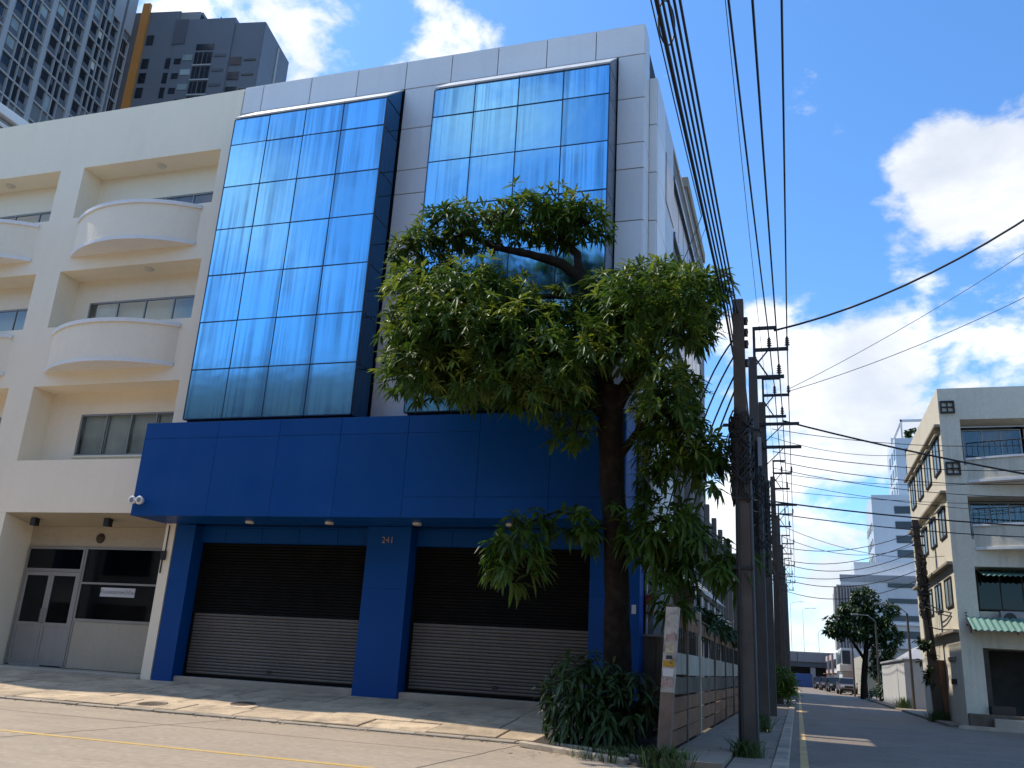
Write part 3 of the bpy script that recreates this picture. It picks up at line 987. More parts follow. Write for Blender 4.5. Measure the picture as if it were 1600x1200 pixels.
# door pair with fanlight
dr = MB()
for a, b, z0, z1 in ((-22.42, -22.34, .53, 3.98), (-20.32, -20.24, .53, 3.98), (-22.34, -20.32, 3.91, 3.98), (-22.34, -20.32, 3.24, 3.33)):
    dr.box(a, b, 21.56, 21.64, z0, z1)
dr = dr.build('door_frame', 'alu_grey', cb)
piece('fanlight', -22.34, -20.32, 21.59, 21.60, 3.33, 3.91, 'tint_glass', dr, .001)
for a, b, hs in ((-22.335, -21.34, 1), (-21.33, -20.325, -1)):
    d = MB().box(a, a + .1, 21.57, 21.62, .56, 3.23).box(b - .1, b, 21.57, 21.62, .56, 3.23).box(a + .1, b - .1, 21.57, 21.62, 3.12, 3.23).box(a + .1, b - .1, 21.57, 21.62, 1.66, 1.76)
    d.box(a + .1, b - .1, 21.57, 21.62, .56, .68).box(a + .1, b - .1, 21.585, 21.61, .68, 1.66)
    d = d.build('door', 'door_grey', cb)
    piece('door_pane', a + .1, b - .1, 21.59, 21.598, 1.76, 3.12, 'tint_glass', d, .001)
    hx = b - .05 if hs > 0 else a + .05
    MB().tube([(hx, 21.57, 1.75), (hx, 21.50, 1.75), (hx, 21.50, 2.15), (hx, 21.57, 2.15)], .012, 6).build('handle', 'alu_grey', d)
# shop window over a low cream panel
sp = MB()
for a, b, z0, z1 in ((-20.23, -20.17, .53, 3.98), (-17.50, -17.45, .53, 3.98), (-20.17, -17.50, 3.93, 3.98), (-20.17, -17.50, 2.91, 2.965), (-20.17, -17.50, 1.84, 1.92)):
    sp.box(a, b, 21.57, 21.64, z0, z1)
sp = sp.build('shop_window', 'alu_grey', cb)
piece('pane', -20.17, -17.50, 21.60, 21.607, 2.965, 3.93, 'tint_glass', sp, .001)
piece('pane', -20.17, -17.50, 21.60, 21.607, 1.92, 2.91, 'tint_glass', sp, .001)
piece('apron_panel', -20.17, -17.50, 21.585, 21.63, .53, 1.84, 'cream_shop', sp, .006)
MB().box(-19.9, -17.6, 22.2, 22.23, .6, 2.75).build('display_board', 'interior_dark', sp)
piece('shutter_box', -20.1, -17.55, 22.0, 22.3, 3.3, 3.9, 'wall_grey', sp, .02)
sg = piece('notice_board', -19.43, -18.21, 21.575, 21.595, 2.57, 2.83, 'sign_white', sp, .004)
text_mesh('notice_text', 'ห้ามจอดขวางหน้าร้าน', .145, (-18.82, 21.573, 2.70), (R(90), 0, 0), 'sign_ink', sg, .001)
MB().lathe((-19.83, 21.60, 4.26), [(.0, -.02), (.14, -.02), (.15, 0), (.15, .02)], 20, 'y').build('number_plate', 'shop_brown', cb)
piece('plinth', -30, -16.63, 20.35, 21.64, .25, .515, 'concrete_step', cb, .015)
piece('meter_box', -16.60, -16.45, 20.40, 20.47, 3.55, 3.80, 'black_plastic', cb, .01)
MB().tube([(-16.5, 20.455, 4.5), (-16.5, 20.455, 3.8)], .016, 6).tube([(-16.56, 20.455, 3.55), (-16.56, 20.455, 3.2)], .02, 6).build('conduit', 'black_plastic', cb)
for dx in (-21.75, -19.05):
    MB().box(dx - .09, dx + .09, 20.84, 21.02, 4.52, 4.75).build('wall_lamp', 'black_plastic', cb)
# little louvred roof hut showing over the cream roof edge
rh = thing('roof_hut', 'white louvred roof hut peeking over the roof edge below the grey tower', 'hut', (-40, 29, 18.6))
MB().box(-46, -37.5, 24.0, 37, 17.0, 26.2).build('wall', 'alu_grey', rh)
for k in range(12):
    piece('louvre', -37.52, -37.36, 24.0, 37, 21.4 + k * .4, 21.58 + k * .4, 'white_trim', rh, .01, (0, R(25), 0))
piece('roof', -46.2, -37.2, 23.8, 37.2, 26.3, 26.8, 'white_trim', rh, .03)

# ================================================================== TREES AND PLANTS
def leaf_mesh(name, m, whorls, parent, leaf_len=.26, leaf_w=.036, n_leaf=(8, 12), droop=.45, seed=1, **kw):
    """whorls: list of (position, axis). Each whorl is a rosette of long folded leaves that arch down."""
    r = np.random.default_rng(seed)
    V, F = [], []
    off = 0
    for pos, ax in whorls:
        ax = np.array(ax, float)
        ax /= np.linalg.norm(ax) + 1e-9
        ref = np.array([0, 0, 1.0]) if abs(ax[2]) < .9 else np.array([1.0, 0, 0])
        u = np.cross(ax, ref)
        u /= np.linalg.norm(u)
        w = np.cross(ax, u)
        n = int(r.integers(n_leaf[0], n_leaf[1] + 1))
        ph = r.uniform(0, 6.28)
        for k in range(n):
            t = ph + k * 2.4 + r.uniform(-.25, .25)
            el = r.uniform(.15, .95)
            side = u * math.cos(t) + w * math.sin(t)
            d = ax * el + side * (1.05 - .45 * el)
            d[2] -= droop * r.uniform(.3, 1.2)
            d /= np.linalg.norm(d)
            L = leaf_len * r.uniform(.5, 1.3)
            W = leaf_w * r.uniform(.8, 1.2) * (L / leaf_len) ** .5
            nrm = np.array([0, 0, 1.0]) + .5 * ax + r.normal(0, .3, 3)
            s = np.cross(d, nrm)
            s /= np.linalg.norm(s) + 1e-9
            nn = np.cross(s, d)
            b = np.array(pos) + ax * r.uniform(-.06, .05)
            sagv = np.array([0, 0, -L * droop * r.uniform(.25, .6)])
            m1 = b + d * L * .38
            m2 = b + d * L * .72 + sagv * .45
            tip = b + d * L + sagv
            fold = nn * W * .35
            V += [b, m1 + s * W + fold, m1, m1 - s * W + fold, m2 + s * W * .8 + fold, m2, m2 - s * W * .8 + fold, tip]
            o = off
            F += [(o, o + 1, o + 2), (o, o + 2, o + 3), (o + 1, o + 4, o + 5, o + 2), (o + 2, o + 5, o + 6, o + 3), (o + 4, o + 7, o + 5), (o + 5, o + 7, o + 6)]
            off += 8
    V = np.array(V)
    org = WL[parent.name] if parent is not None else Vector(kw.pop('origin', tuple(V.mean(0))))
    me = bpy.data.meshes.new(name)
    me.from_pydata((V - np.array(org)).tolist(), [], F)
    me.materials.append(MATS[m])
    me.update()
    o = link(name, me, org, parent)
    return setprops(o, **kw)


def lobe_whorls(lobes, per, seed, upbias=.35, hollow=.55):
    r = np.random.default_rng(seed)
    out = []
    for (cx, cy, cz, rx, ry, rz, dens) in lobes:
        n = int(per * dens * (rx * ry + rx * rz + ry * rz) / 3)
        for _ in range(n):
            v = r.normal(0, 1, 3)
            v /= np.linalg.norm(v)
            k = r.uniform(hollow, 1.0) ** .6
            # ragged outline: radius varies with direction
            k *= 1 + .2 * math.sin(5 * v[0] + 3 * v[2] + cx * 3) + .16 * math.sin(9 * v[1] - 7 * v[2] + cz * 5)
            p = (cx + v[0] * rx * k, cy + v[1] * ry * k, cz + v[2] * rz * k)
            ax = v * (.8, .8, .6) + np.array([0, 0, upbias]) + r.normal(0, .25, 3)
            out.append((p, ax))
    return out


def limb(name, pts, rads, parent, m='bark', n=10, wob=.0):
    P, Rr = [], []
    for i in range(len(pts) - 1):
        a, b = Vector(pts[i]), Vector(pts[i + 1])
        for k in range(4):
            t = k / 4
            q = a.lerp(b, t)
            P.append(q + Vector((random.uniform(-wob, wob), random.uniform(-wob, wob), 0)))
            Rr.append((rads[i] * (1 - t) + rads[i + 1] * t) * random.uniform(.95, 1.06))
    P.append(Vector(pts[-1]))
    Rr.append(rads[-1])
    return MB().tube(P, Rr, n).build(name, m, parent)


random.seed(21)
YT = 17.8
tree = thing('mango_tree', 'tall tree with long drooping leaves standing before the blue shopfront', 'tree', (-3.36, YT, .1))
limb('trunk', [(-3.33, YT, -.1), (-3.34, YT, .5), (-3.36, YT, 1.6), (-3.40, YT, 3.2), (-3.53, YT, 5.0), (-3.6, YT + .03, 6.3), (-3.66, YT, 7.2)],
     [.42, .31, .27, .245, .25, .27, .25], tree, n=16, wob=.02)
LIMBS = [([(-3.7, YT, 7.0), (-3.92, YT, 8.2), (-4.05, YT, 9.0), (-4.38, YT, 9.85), (-4.85, YT - .05, 10.22), (-5.6, YT - .1, 10.5), (-6.5, YT, 10.8), (-7.3, YT + .1, 11.3), (-8.1, YT + .2, 11.2)], [.2, .16, .14, .125, .115, .095, .07, .05, .03]),
         ([(-4.38, YT, 9.85), (-4.5, YT + .1, 10.5), (-4.9, YT + .1, 11.0), (-5.3, YT, 11.5)], [.11, .09, .06, .03]),
         ([(-3.6, YT, 6.6), (-3.2, YT - .05, 7.3), (-2.85, YT - .1, 8.0), (-2.3, YT - .2, 8.6), (-1.8, YT - .2, 9.2)], [.2, .15, .11, .08, .03]),
         ([(-3.55, YT, 6.9), (-3.1, YT + .2, 7.4), (-2.6, YT + .3, 7.5), (-2.1, YT + .3, 7.2)], [.13, .1, .06, .03]),
         ([(-3.7, YT, 6.6), (-4.6, YT - .4, 7.4), (-5.8, YT - .7, 8.2), (-7.0, YT - .6, 9.0)], [.17, .12, .08, .03]),
         ([(-4.6, YT - .4, 7.4), (-5.6, YT - .8, 7.4), (-6.9, YT - .9, 7.6), (-7.8, YT - .8, 7.6)], [.1, .08, .05, .025]),
         ([(-3.45, YT, 5.6), (-3.0, YT - .1, 6.2), (-2.5, YT - .2, 6.6), (-2.1, YT - .2, 6.2)], [.1, .07, .05, .025]),
         ([(-3.55, YT, 4.1), (-3.95, YT - .2, 4.35), (-4.6, YT - .4, 4.42), (-5.25, YT - .5, 4.15)], [.035, .03, .025, .015]),
         ([(-3.35, YT, 3.6), (-3.0, YT - .2, 4.1), (-2.5, YT - .3, 4.3), (-1.7, YT - .4, 3.9)], [.06, .05, .035, .015]),
         ([(-4.0, YT, 8.6), (-4.2, YT + .1, 9.4), (-5.5, YT + .3, 9.6), (-6.6, YT + .3, 9.8)], [.09, .08, .06, .03])]
for pts, rads in LIMBS:
    limb('limb', pts, rads, tree, wob=.015)
CROWN = [(-8.44, YT + .2, 10.85, .70, .8, .75, 1.0), (-8.62, YT + .2, 9.9, .42, .5, .5, .8), (-7.45, YT + .1, 11.55, .85, .8, .5, 1.0), (-6.55, YT, 11.4, .5, .6, .35, .6), (-5.6, YT, 11.5, .9, .9, .58, 1.1), (-4.95, YT + .1, 11.25, .6, .7, .5, .9), (-4.3, YT, 11.3, .62, .6, .42, 1.0),
         (-7.3, YT - .6, 9.3, 1.25, 1.1, .70, 1.15), (-6.0, YT - .6, 8.95, .95, 1.0, .72, 1.0), (-7.95, YT - .7, 8.5, .85, .9, .8, 1.0), (-7.95, YT - .8, 7.5, .75, .8, .72, 1.0), (-6.9, YT - .9, 8.3, 1.2, 1.0, .9, 1.0), (-5.7, YT - .9, 8.0, 1.2, 1.0, .95, 1.0), (-6.7, YT - .7, 7.3, .8, .7, .55, 1.0), (-5.3, YT - .8, 7.05, 1.0, .8, .6, 1.0), (-4.75, YT - .5, 7.7, .55, .7, .6, .9),
         (-3.2, YT - .2, 9.1, .95, 1.0, .62, 1.1), (-2.3, YT - .2, 9.1, .9, .9, .72, 1.1), (-1.75, YT - .1, 9.2, .62, .7, .55, 1.1), (-3.35, YT - .4, 8.4, .6, .8, .42, .8), (-1.95, YT - .1, 8.45, .65, .7, .45, .9),
         (-2.35, YT, 6.9, .7, .7, .75, .95), (-2.2, YT - .1, 6.0, .82, .75, .7, 1.0), (-1.75, YT - .2, 5.5, .65, .6, .55, 1.0), (-2.6, YT, 5.3, .45, .5, .35, .6), (-4.25, YT - .5, 6.2, .5, .5, .45, .9), (-4.75, YT - .4, 8.65, .5, .6, .5, .9), (-4.1, YT - .6, 8.7, .35, .4, .4, .8), (-3.95, YT - .7, 7.95, .6, .45, .6, .9), (-3.35, YT - .7, 7.75, .5, .4, .42, .8), (-4.35, YT - .7, 7.15, .5, .45, .5, .9), (-2.75, YT - .4, 7.75, .45, .45, .4, .8)]
# the crown is as deep as it is wide: more boughs towards the road
FRONT = []
for (a, b, c, d, e, f, g_) in CROWN:
    for yk in (15.9, 19.0):
        k = yk / b
        if c > 9.7 or c < 6.5 or (a > -6.3 and a < -4.4 and c > 8.5):
            continue
        FRONT.append((a * k, yk, 1.45 + (c - 1.45) * k, d * .8, e, f * .68, g_ * .55))
WH = lobe_whorls(CROWN, 150, 3, hollow=.35) + lobe_whorls(FRONT, 110, 13, hollow=.45)
print('whorls', len(WH))
tw_ = MB()
random.seed(44)
for (cx, cy, cz, rx, ry, rz, dn) in CROWN:
    for k in range(7):
        v = Vector((random.gauss(0, 1), random.gauss(0, 1), random.gauss(.3, .8))).normalized()
        e_ = Vector((cx + v.x * rx * 1.15, cy + v.y * ry * 1.15, cz + v.z * rz * 1.15))
        c_ = Vector((cx, cy, cz - rz * .3))
        mid = c_.lerp(e_, .5) + Vector((0, 0, .06))
        tw_.tube([c_, mid, e_], [.022, .014, .006], 5)
tw_.build('twigs', 'bark', tree, kind='stuff')
leaf_mesh('crown', 'leaf', WH, tree, .30, .031, (8, 13), .55, seed=4, kind='stuff')
# yellower leaves on the upper crown, sunlight put into their colour
sunlit = [w for w in lobe_whorls([(a, b, c + .08, d * 1.03, e * 1.03, f * 1.03, g_) for a, b, c, d, e, f, g_ in CROWN + FRONT], 66, 9, .5, .88) if w[1][2] > .45]
leaf_mesh('sunlit_leaves', 'leaf_sunlit', sunlit, tree, .28, .030, droop=.45, seed=6, kind='stuff')
SPRAYS = [[(-5.35, YT - .5, 3.95, .62, .5, .55, 1.0), (-5.45, YT - .5, 3.3, .55, .45, .45, 1.0)], [(-4.3, YT - .35, 4.3, .5, .35, .3, .9), (-3.95, YT - .3, 4.0, .35, .3, .3, .7)],
          [(-2.9, YT - .3, 4.2, .6, .5, .5, 1.0), (-2.3, YT - .3, 4.2, .75, .6, .6, 1.0), (-2.4, YT - .3, 3.5, .45, .4, .5, .8)], [(-1.6, YT - .4, 3.6, .75, .5, .42, 1.0), (-1.1, YT - .4, 3.4, .4, .35, .35, .8)], [(-2.15, YT - .3, 2.95, .42, .35, .5, .9)]]
for i, sp_ in enumerate(SPRAYS):
    leaf_mesh('leaf_spray', 'leaf', lobe_whorls(sp_, 100, 30 + i), tree, .36, .042, droop=.75, seed=40 + i, kind='stuff')

# bush at the foot of the tree
bush = thing('bush', 'dark long leaved bush growing at the foot of the tree trunk', 'bush', (-3.5, 16.9, .05))
random.seed(8)
for k in range(9):
    a = random.uniform(0, 6.28)
    r_ = random.uniform(.3, .8)
    MB().tube([(-3.5 + .1 * math.cos(a), 16.95, .05), (-3.5 + r_ * .6 * math.cos(a), 16.95 + .3 * r_ * math.sin(a), .7), (-3.5 + r_ * math.cos(a), 16.95 + .5 * r_ * math.sin(a), 1.3)], [.02, .016, .01], 6).build('stem', 'bark', bush)
leaf_mesh('foliage', 'leaf_dark', lobe_whorls([(-3.95, 16.9, 1.0, .52, .5, .55, 1.0), (-3.1, 16.8, .85, .55, .5, .58, 1.0), (-3.5, 16.75, .55, .65, .5, .45, 1.0), (-4.0, 16.75, .5, .35, .4, .32, .8), (-3.6, 17.0, 1.25, .35, .35, .35, .8)], 160, 77), bush, .33, .033, droop=.75, seed=78, kind='stuff')


def tuft(name, x, y, z, r_, h, n, m, label, cat='weeds', seed=0, group=None):
    """small clump of blades"""
    q = np.random.default_rng(seed)
    mb_ = MB()
    for k in range(n):
        a, d = q.uniform(0, 6.28), q.uniform(0, r_) ** 1.0
        bx, by = x + d * math.cos(a), y + d * math.sin(a)
        hh = h * q.uniform(.4, 1.1)
        lx_, ly_ = q.normal(0, .35 * hh, 2)
        w = q.uniform(.006, .016)
        c, s = math.cos(a + 1.5) * w, math.sin(a + 1.5) * w
        mb_.add([(bx - c, by - s, z), (bx + c, by + s, z), (bx + lx_ * .5 + c, by + ly_ * .5 + s, z + hh * .65), (bx + lx_ * .5 - c, by + ly_ * .5 - s, z + hh * .65), (bx + lx_, by + ly_, z + hh * .9)],
                [(0, 1, 2, 3), (3, 2, 4)])
    return mb_.build(name, m, None, origin=(x, y, z), label=label, cat=cat, group=group, kind='stuff')


tuft('grass', -1.95, 14.55, .0, .45, .38, 420, 'grass', 'weeds round the foot of the leaning painted post', seed=1)
tuft('grass', -.90, 16.8, .0, .32, .45, 260, 'grass', 'weeds at the foot of the nearest utility pole', seed=2)
tuft('grass', -2.9, 15.6, .0, .9, .22, 500, 'grass', 'low weeds in the soil bed in front of the bush', seed=3)
tuft('grass', -1.0, 24.5, .1, .35, .5, 260, 'grass', 'weeds beside the second utility pole', seed=4)
MB().hexa([(-4.75, 16.0, -.02), (-1.25, 13.9, -.02), (-1.25, 17.9, -.02), (-4.6, 18.4, -.02), (-4.7, 16.05, .03), (-1.3, 14.0, .03), (-1.3, 17.8, .12), (-4.5, 18.3, .26)]).build('soil_shade_bed', 'soil', kind='structure')  # soil bed, widened so dark earth stands in for tree shade on the road
for i, (a, b, lab) in enumerate((((-4.75, 16.15), (-2.6, 14.75), 'long concrete edging stone along the soil bed by the bush'), ((-4.3, 16.55), (-2.35, 15.25), 'second edging stone lying behind the outer edging of the soil bed'))):
    d = Vector((b[0] - a[0], b[1] - a[1], 0))
    o = piece('edging_stone', -d.length / 2, d.length / 2, -.07, .07, -.05, .07, 'kerb', None, .02, (0, 0, math.atan2(d.y, d.x)), label=lab, cat='edging')
    o.location = ((a[0] + b[0]) / 2, (a[1] + b[1]) / 2, .04)
    WL[o.name] = o.location.copy()

# ================================================================== FENCE, LEANING POST, SIDE PASSAGE
MB().box(-2.03, -1.12, 14.35, 46, -.02, .17).build('footpath', 'sidewalk', kind='structure')
sw_ = MB().box(-1.10, -.22, 12.0, 140, -.02, .06).build('sidewalk', 'seam', kind='structure')
y = 12.0
random.seed(14)
while y < 60:
    piece('slab', -1.09, -.46, y + .008, y + 1.192, .0, .10 + random.uniform(-.008, .006), 'sidewalk', sw_, .012)
    piece('kerb_stone', -.45, -.2, y + .008, y + 1.192, .0, .125, 'kerb', sw_, .02)
    y += 1.2
MB().box(-1.09, -.2, 60, 140, .0, .1).build('far_slabs', 'sidewalk', sw_)

fence = thing('fence', 'old concrete and board fence with brown panels beside the utility poles', 'fence', (-2.1, 25, .1))
FY = [15.9, 20.8, 24.6, 28.3, 31.7, 34.8, 37.8, 40.8, 43.8]
random.seed(19)
for yy in FY[1:]:
    piece('post', -2.16, -2.04, yy - .06, yy + .06, .1, 2.72 + random.uniform(-.1, .08), 'fence_grey' if random.random() < .5 else 'fence_white', fence, .012, (0, R(random.uniform(-1.2, 1.2)), 0))
for i, (a, b) in enumerate(zip(FY, FY[1:])):
    a += .065
    b -= .065
    if i == 0:
        subs = [(a, (a + b) / 2 - .05), ((a + b) / 2 + .05, b)]
        piece('post', -2.15, -2.05, (a + b) / 2 - .05, (a + b) / 2 + .05, .1, 2.5, 'fence_grey', fence, .012)
    else:
        subs = [(a, b)]
    for a_, b_ in subs:
        for (z0, z1, m, dx) in ((2.22, 2.52, 'fence_brown', 0), (1.36, 1.78, 'fence_white', -.01), (1.02, 1.345, 'fence_grey', .0), (.74, 1.005, 'fence_brown', .01), (.45, .73, 'fence_brown', .0), (.17, .44, 'fence_brown', -.01)):
            nb = 2 if (z1 - z0) > .28 and m != 'fence_white' else 1
            L_ = (b_ - a_) / nb
            for k in range(nb):
                piece('board', -2.12 + dx, -2.075 + dx, a_ + k * L_ + .004, a_ + (k + 1) * L_ - .004, z0 + random.uniform(0, .02), z1 - random.uniform(0, .02), m, fence, .008, (0, R(random.uniform(-1.5, 1.5)), 0))
        nv = 6
        for k in range(nv):
            yv = a_ + (b_ - a_) * (k + .5) / nv
            piece('rail', -2.115, -2.09, yv - .02, yv + .02, 1.785, 2.215, 'steel_dark', fence, .003)
        piece('top_rail', -2.14, -2.06, a_, b_, 2.525, 2.57, 'fence_grey', fence, .01)
tuft('grass', -2.1, 27.0, 2.5, .1, .01, 3, 'grass', 'tiny tuft on the fence top', seed=5)
bpy.data.objects.remove(bpy.data.objects['grass.004'])
leaf_mesh('fence_creeper', 'leaf_dark', lobe_whorls([(-2.15, y_, 2.65, .25, .9, .28, 1.0) for y_ in (22.5, 24.5, 26.5, 28.5, 31.0, 33.0)], 150, 91), None, .2, .04, droop=.5, seed=92, label='green creeper growing along the top of the old fence', cat='creeper', kind='stuff')

post = thing('painted_post', 'leaning concrete post with peeling white paint and torn stickers', 'post', (-2.1, 15.3, .0))
pb = MB()


def post_ring(z):
    t = z / 2.5
    cx = -2.12 + .16 * t
    return [(cx - .105, 15.22, z), (cx + .105, 15.22, z), (cx + .105, 15.42, z), (cx - .105, 15.42, z)]


zs = [0, .5, 1.12, 1.125, 1.8, 2.44]
pb.hexa(post_ring(-.05) + post_ring(1.10))
pb.build('shaft_base', 'post_brown', post)
MB().hexa(post_ring(1.10) + post_ring(2.46)).build('shaft', 'post_paint', post)
for z0, z1, m, wd in ((1.92, 2.02, 'sticker_pink', .07), (1.72, 1.88, 'sticker_cream', .075), (1.50, 1.60, 'sticker_yellow', .095), (1.35, 1.47, 'sign_white', .085), (1.18, 1.30, 'sticker_pink', .08), (1.62, 1.68, 'sign_ink', .05)):
    c0, c1 = -2.12 + .16 * z0 / 2.5, -2.12 + .16 * z1 / 2.5
    MB().hexa([(c0 - wd, 15.216, z0), (c0 + wd, 15.216, z0), (c0 + wd, 15.219, z0), (c0 - wd, 15.219, z0), (c1 - wd, 15.216, z1), (c1 + wd, 15.216, z1), (c1 + wd, 15.219, z1), (c1 - wd, 15.219, z1)]).build('sticker', m, post)

# passage wall, pipes and meter box at the corner of the blue building
gt = thing('side_gate', 'dark corrugated metal gate closing the passage beside the blue pillar', 'gate', (-2.8, 20.9, .2))
for k in range(8):
    piece('sheet', -3.36 + k * .15, -3.36 + k * .15 + .145, 20.9 + (.02 if k % 2 else 0), 20.94 + (.02 if k % 2 else 0), .2, 2.15, 'far_grey' if k == 9 else 'fence_grey', gt, .006)
piece('top_rail', -3.38, -2.15, 20.88, 20.96, 2.15, 2.21, 'alu_grey', gt, .006)
mb_ = thing('meter_box', 'small red electric meter box on the wall beside the trunk', 'meter box', (-3.27, 21.2, 2.7))
piece('case', -3.36, -3.16, 21.14, 21.27, 2.68, 3.10, 'red_box', mb_, .01)
piece('cover', -3.34, -3.18, 21.12, 21.138, 2.72, 2.88, 'sticker_pink', mb_, .006)
dp = thing('downpipe', 'grey vertical downpipe on the corner of the silver building', 'pipe', (-3.33, 21.2, .2))
MB().tube([(-3.34, 21.2, .2), (-3.34, 21.2, 2.66)], .035, 8).build('lower_pipe', 'pipe_grey', dp)
MB().tube([(-3.34, 21.2, 3.12), (-3.34, 21.2, 7.0)], .035, 8).build('upper_pipe', 'pipe_grey', dp)
for z in (1.2, 3.6, 5.0, 6.4):
    MB().lathe((-3.34, 21.2, z), [(.045, 0), (.045, .05)], 10).build('clamp', 'steel_dark', dp)
piece('notice_plate', -3.56, -3.46, 20.455, 20.475, 2.62, 2.82, 'sign_white', None, .003, label='small white plate on the last blue pillar beside the trunk', cat='plate')
bpy.data.objects['notice_plate'].location.y = 20.465

# ================================================================== BUILDINGS ALONG THE LEFT OF THE STREET
def simple_windows(parent, axis, fixed, spans, zs_, m_frame, m_pane, dep=.06, inset=.02):
    """window objects on a wall plane: axis 'x' = wall facing -Y at y=fixed, 'y+' = wall facing +X at x=fixed, 'y-' = wall facing -X"""
    for (a, b) in spans:
        for (z0, z1) in zs_:
            t = .06
            mb2 = MB()
            rects = ((a, a + t, z0, z1), (b - t, b, z0, z1), (a + t, b - t, z0, z0 + t), (a + t, b - t, z1 - t, z1), ((a + b) / 2 - t * .35, (a + b) / 2 + t * .35, z0 + t, z1 - t))
            for (p, q, r0, r1) in rects:
                if axis == 'x':
                    mb2.box(p, q, fixed - dep, fixed + .01, r0, r1)
                elif axis == 'y+':
                    mb2.box(fixed - .01, fixed + dep, p, q, r0, r1)
                else:
                    mb2.box(fixed - dep, fixed + .01, p, q, r0, r1)
            w = mb2.build('window', m_frame, parent)
            for (p, q) in ((a + t, (a + b) / 2 - t * .35), ((a + b) / 2 + t * .35, b - t)):
                if axis == 'x':
                    piece('pane', p, q, fixed - inset - .01, fixed - inset, z0 + t, z1 - t, m_pane, w, .001)
                elif axis == 'y+':
                    piece('pane', fixed + inset, fixed + inset + .01, p, q, z0 + t, z1 - t, m_pane, w, .001)
                else:
                    piece('pane', fixed - inset - .01, fixed - inset, p, q, z0 + t, z1 - t, m_pane, w, .001)


def rear_house(y0, y1, xt, ht, ha, label, wm):
    t = thing('rear_house', label, 'building', (-3.3, (y0 + y1) / 2, 0), 'buildings behind the fence')
    MB().box(-26, xt, y0 + 1.9, y1, 0, ht).build('shade_block', 'wall_stained', t)  # unseen tall block, added to keep the street in shade
    MB().box(xt, -3.35, y0, y1, 0, ha).build('front_block', wm, t)
    z = 3.2
    while z < ha + .1:
        piece('slab_edge', -3.36, -2.95, y0 + .05, y1 - .05, z, z + .2, 'wall_stained', t, .02)
        z += 2.75
    n = max(3, int((y1 - y0) / 3.2))
    sp = (y1 - y0 - .4) / n
    for k in range(n + 1):
        yy = y0 + .2 + k * sp
        piece('column', -3.2, -3.0, yy - .1, yy + .1, 0, ha, 'wall_grey', t, .02)
    spans = [(y0 + .2 + k * sp + .5, y0 + .2 + (k + 1) * sp - .5) for k in range(n)]
    simple_windows(t, 'y+', -3.35, spans, [(1.2, 2.5), (4.2, 5.5)], 'white_trim', 'far_window')
    return t


r1 = rear_house(27.6, 44.0, -8.0, 24.5, 7.6, 'grey concrete building with slab balconies behind the nearer fence panels', 'wall_grey')
MB().box(-8.7, -8.05, 24.85, 29.4, 16.0, 22.0).build('shade_bridge', 'wall_stained', r1)  # unseen link, added to cut the sun bar short across the street
r2 = rear_house(46.6, 58.0, -10.5, 27.5, 7.8, 'second concrete building behind the fence between two alleys', 'wall_stained')
MB().box(-11.4, -10.7, 44.05, 48.4, 18.0, 27.0).build('shade_bridge', 'wall_stained', r2)  # unseen as well, added to shorten the next sun bar
r3 = rear_house(60.6, 98.0, -14.0, 31.0, 8.2, 'long concrete row far down the street behind the poles', 'wall_grey')
# carport with a sagging white sheet roof behind the fence
cp = thing('carport', 'carport of thin white posts under torn white roofing sheets', 'carport', (-2.7, 29, .2))
for k, yy in enumerate((24.4, 26.3, 28.2, 30.4, 32.6)):
    MB().tube([(-2.55, yy, .1), (-2.55, yy, 3.62)], .04, 8).build('post', 'white_trim', cp)
for k in range(9):
    yy = 24.2 + k * .95
    a = .08 * math.sin(k * 1.7)
    MB().hexa([(-3.5, yy, 4.35 + a), (-2.35, yy + .02, 3.62 + a * .5), (-2.35, yy + .92, 3.66), (-3.5, yy + .9, 4.4),
               (-3.5, yy, 4.37 + a), (-2.35, yy + .02, 3.64 + a * .5), (-2.35, yy + .92, 3.68), (-3.5, yy + .9, 4.42)]).build('roof_sheet', 'sheet_white', cp)
piece('eave_beam', -2.58, -2.50, 24.1, 32.9, 3.5, 3.6, 'steel_dark', cp, .006)
for k in range(5):
    MB().tube([(-2.55, 31.5, 3.3 - k * .14), (-2.55, 38.5, 3.45 - k * .14)], .018, 5).build('drying_rail', 'white_trim', cp)
# stair tower seen past the silver corner, rear wing of the silver building over the alley
wt = thing('stair_tower', 'stained concrete stair tower rising behind the silver building corner', 'tower', (-4.2, 31, 0))
MB().box(-5.9, -3.92, 29.5, 36.0, 7.65, 18.7).box(-3.92, -3.3, 33.05, 36.0, 7.65, 18.7).box(-3.92, -3.3, 29.5, 33.0, 17.6, 18.7).build('shaft', 'wall_stained', wt)
piece('cornice', -6.0, -3.22, 29.4, 36.1, 18.7, 19.15, 'ledge_brown', wt, .03)
wing = MB().box(-3.9, -3.24, 24.82, 33.0, 8.6, 17.5).build('rear_wing', 'wall_grey', bb)
piece('wing_coping', -3.95, -3.17, 24.82, 33.0, 17.5, 17.62, 'silver_light', wing, .02)
for k in range(6):
    y_ = 25.0 + k * 1.33
    for z0, z1 in ((14.55, 16.2), (11.2, 12.8)):
        piece('strip_window', -3.25, -3.2, y_, y_ + 1.25, z0, z1, 'far_window', wing, .01)
for z_ in (16.25, 14.3, 12.9, 10.9):
    piece('band', -3.24, -3.12, 24.85, 32.95, z_, z_ + .2, 'slate_panel', wing, .01)
for z0, z1 in ((14.55, 16.2), (11.2, 12.8)):
    piece('strip_window', -3.165, -3.15, 22.99, 24.72, z0, z1, 'far_window', bb, .004)

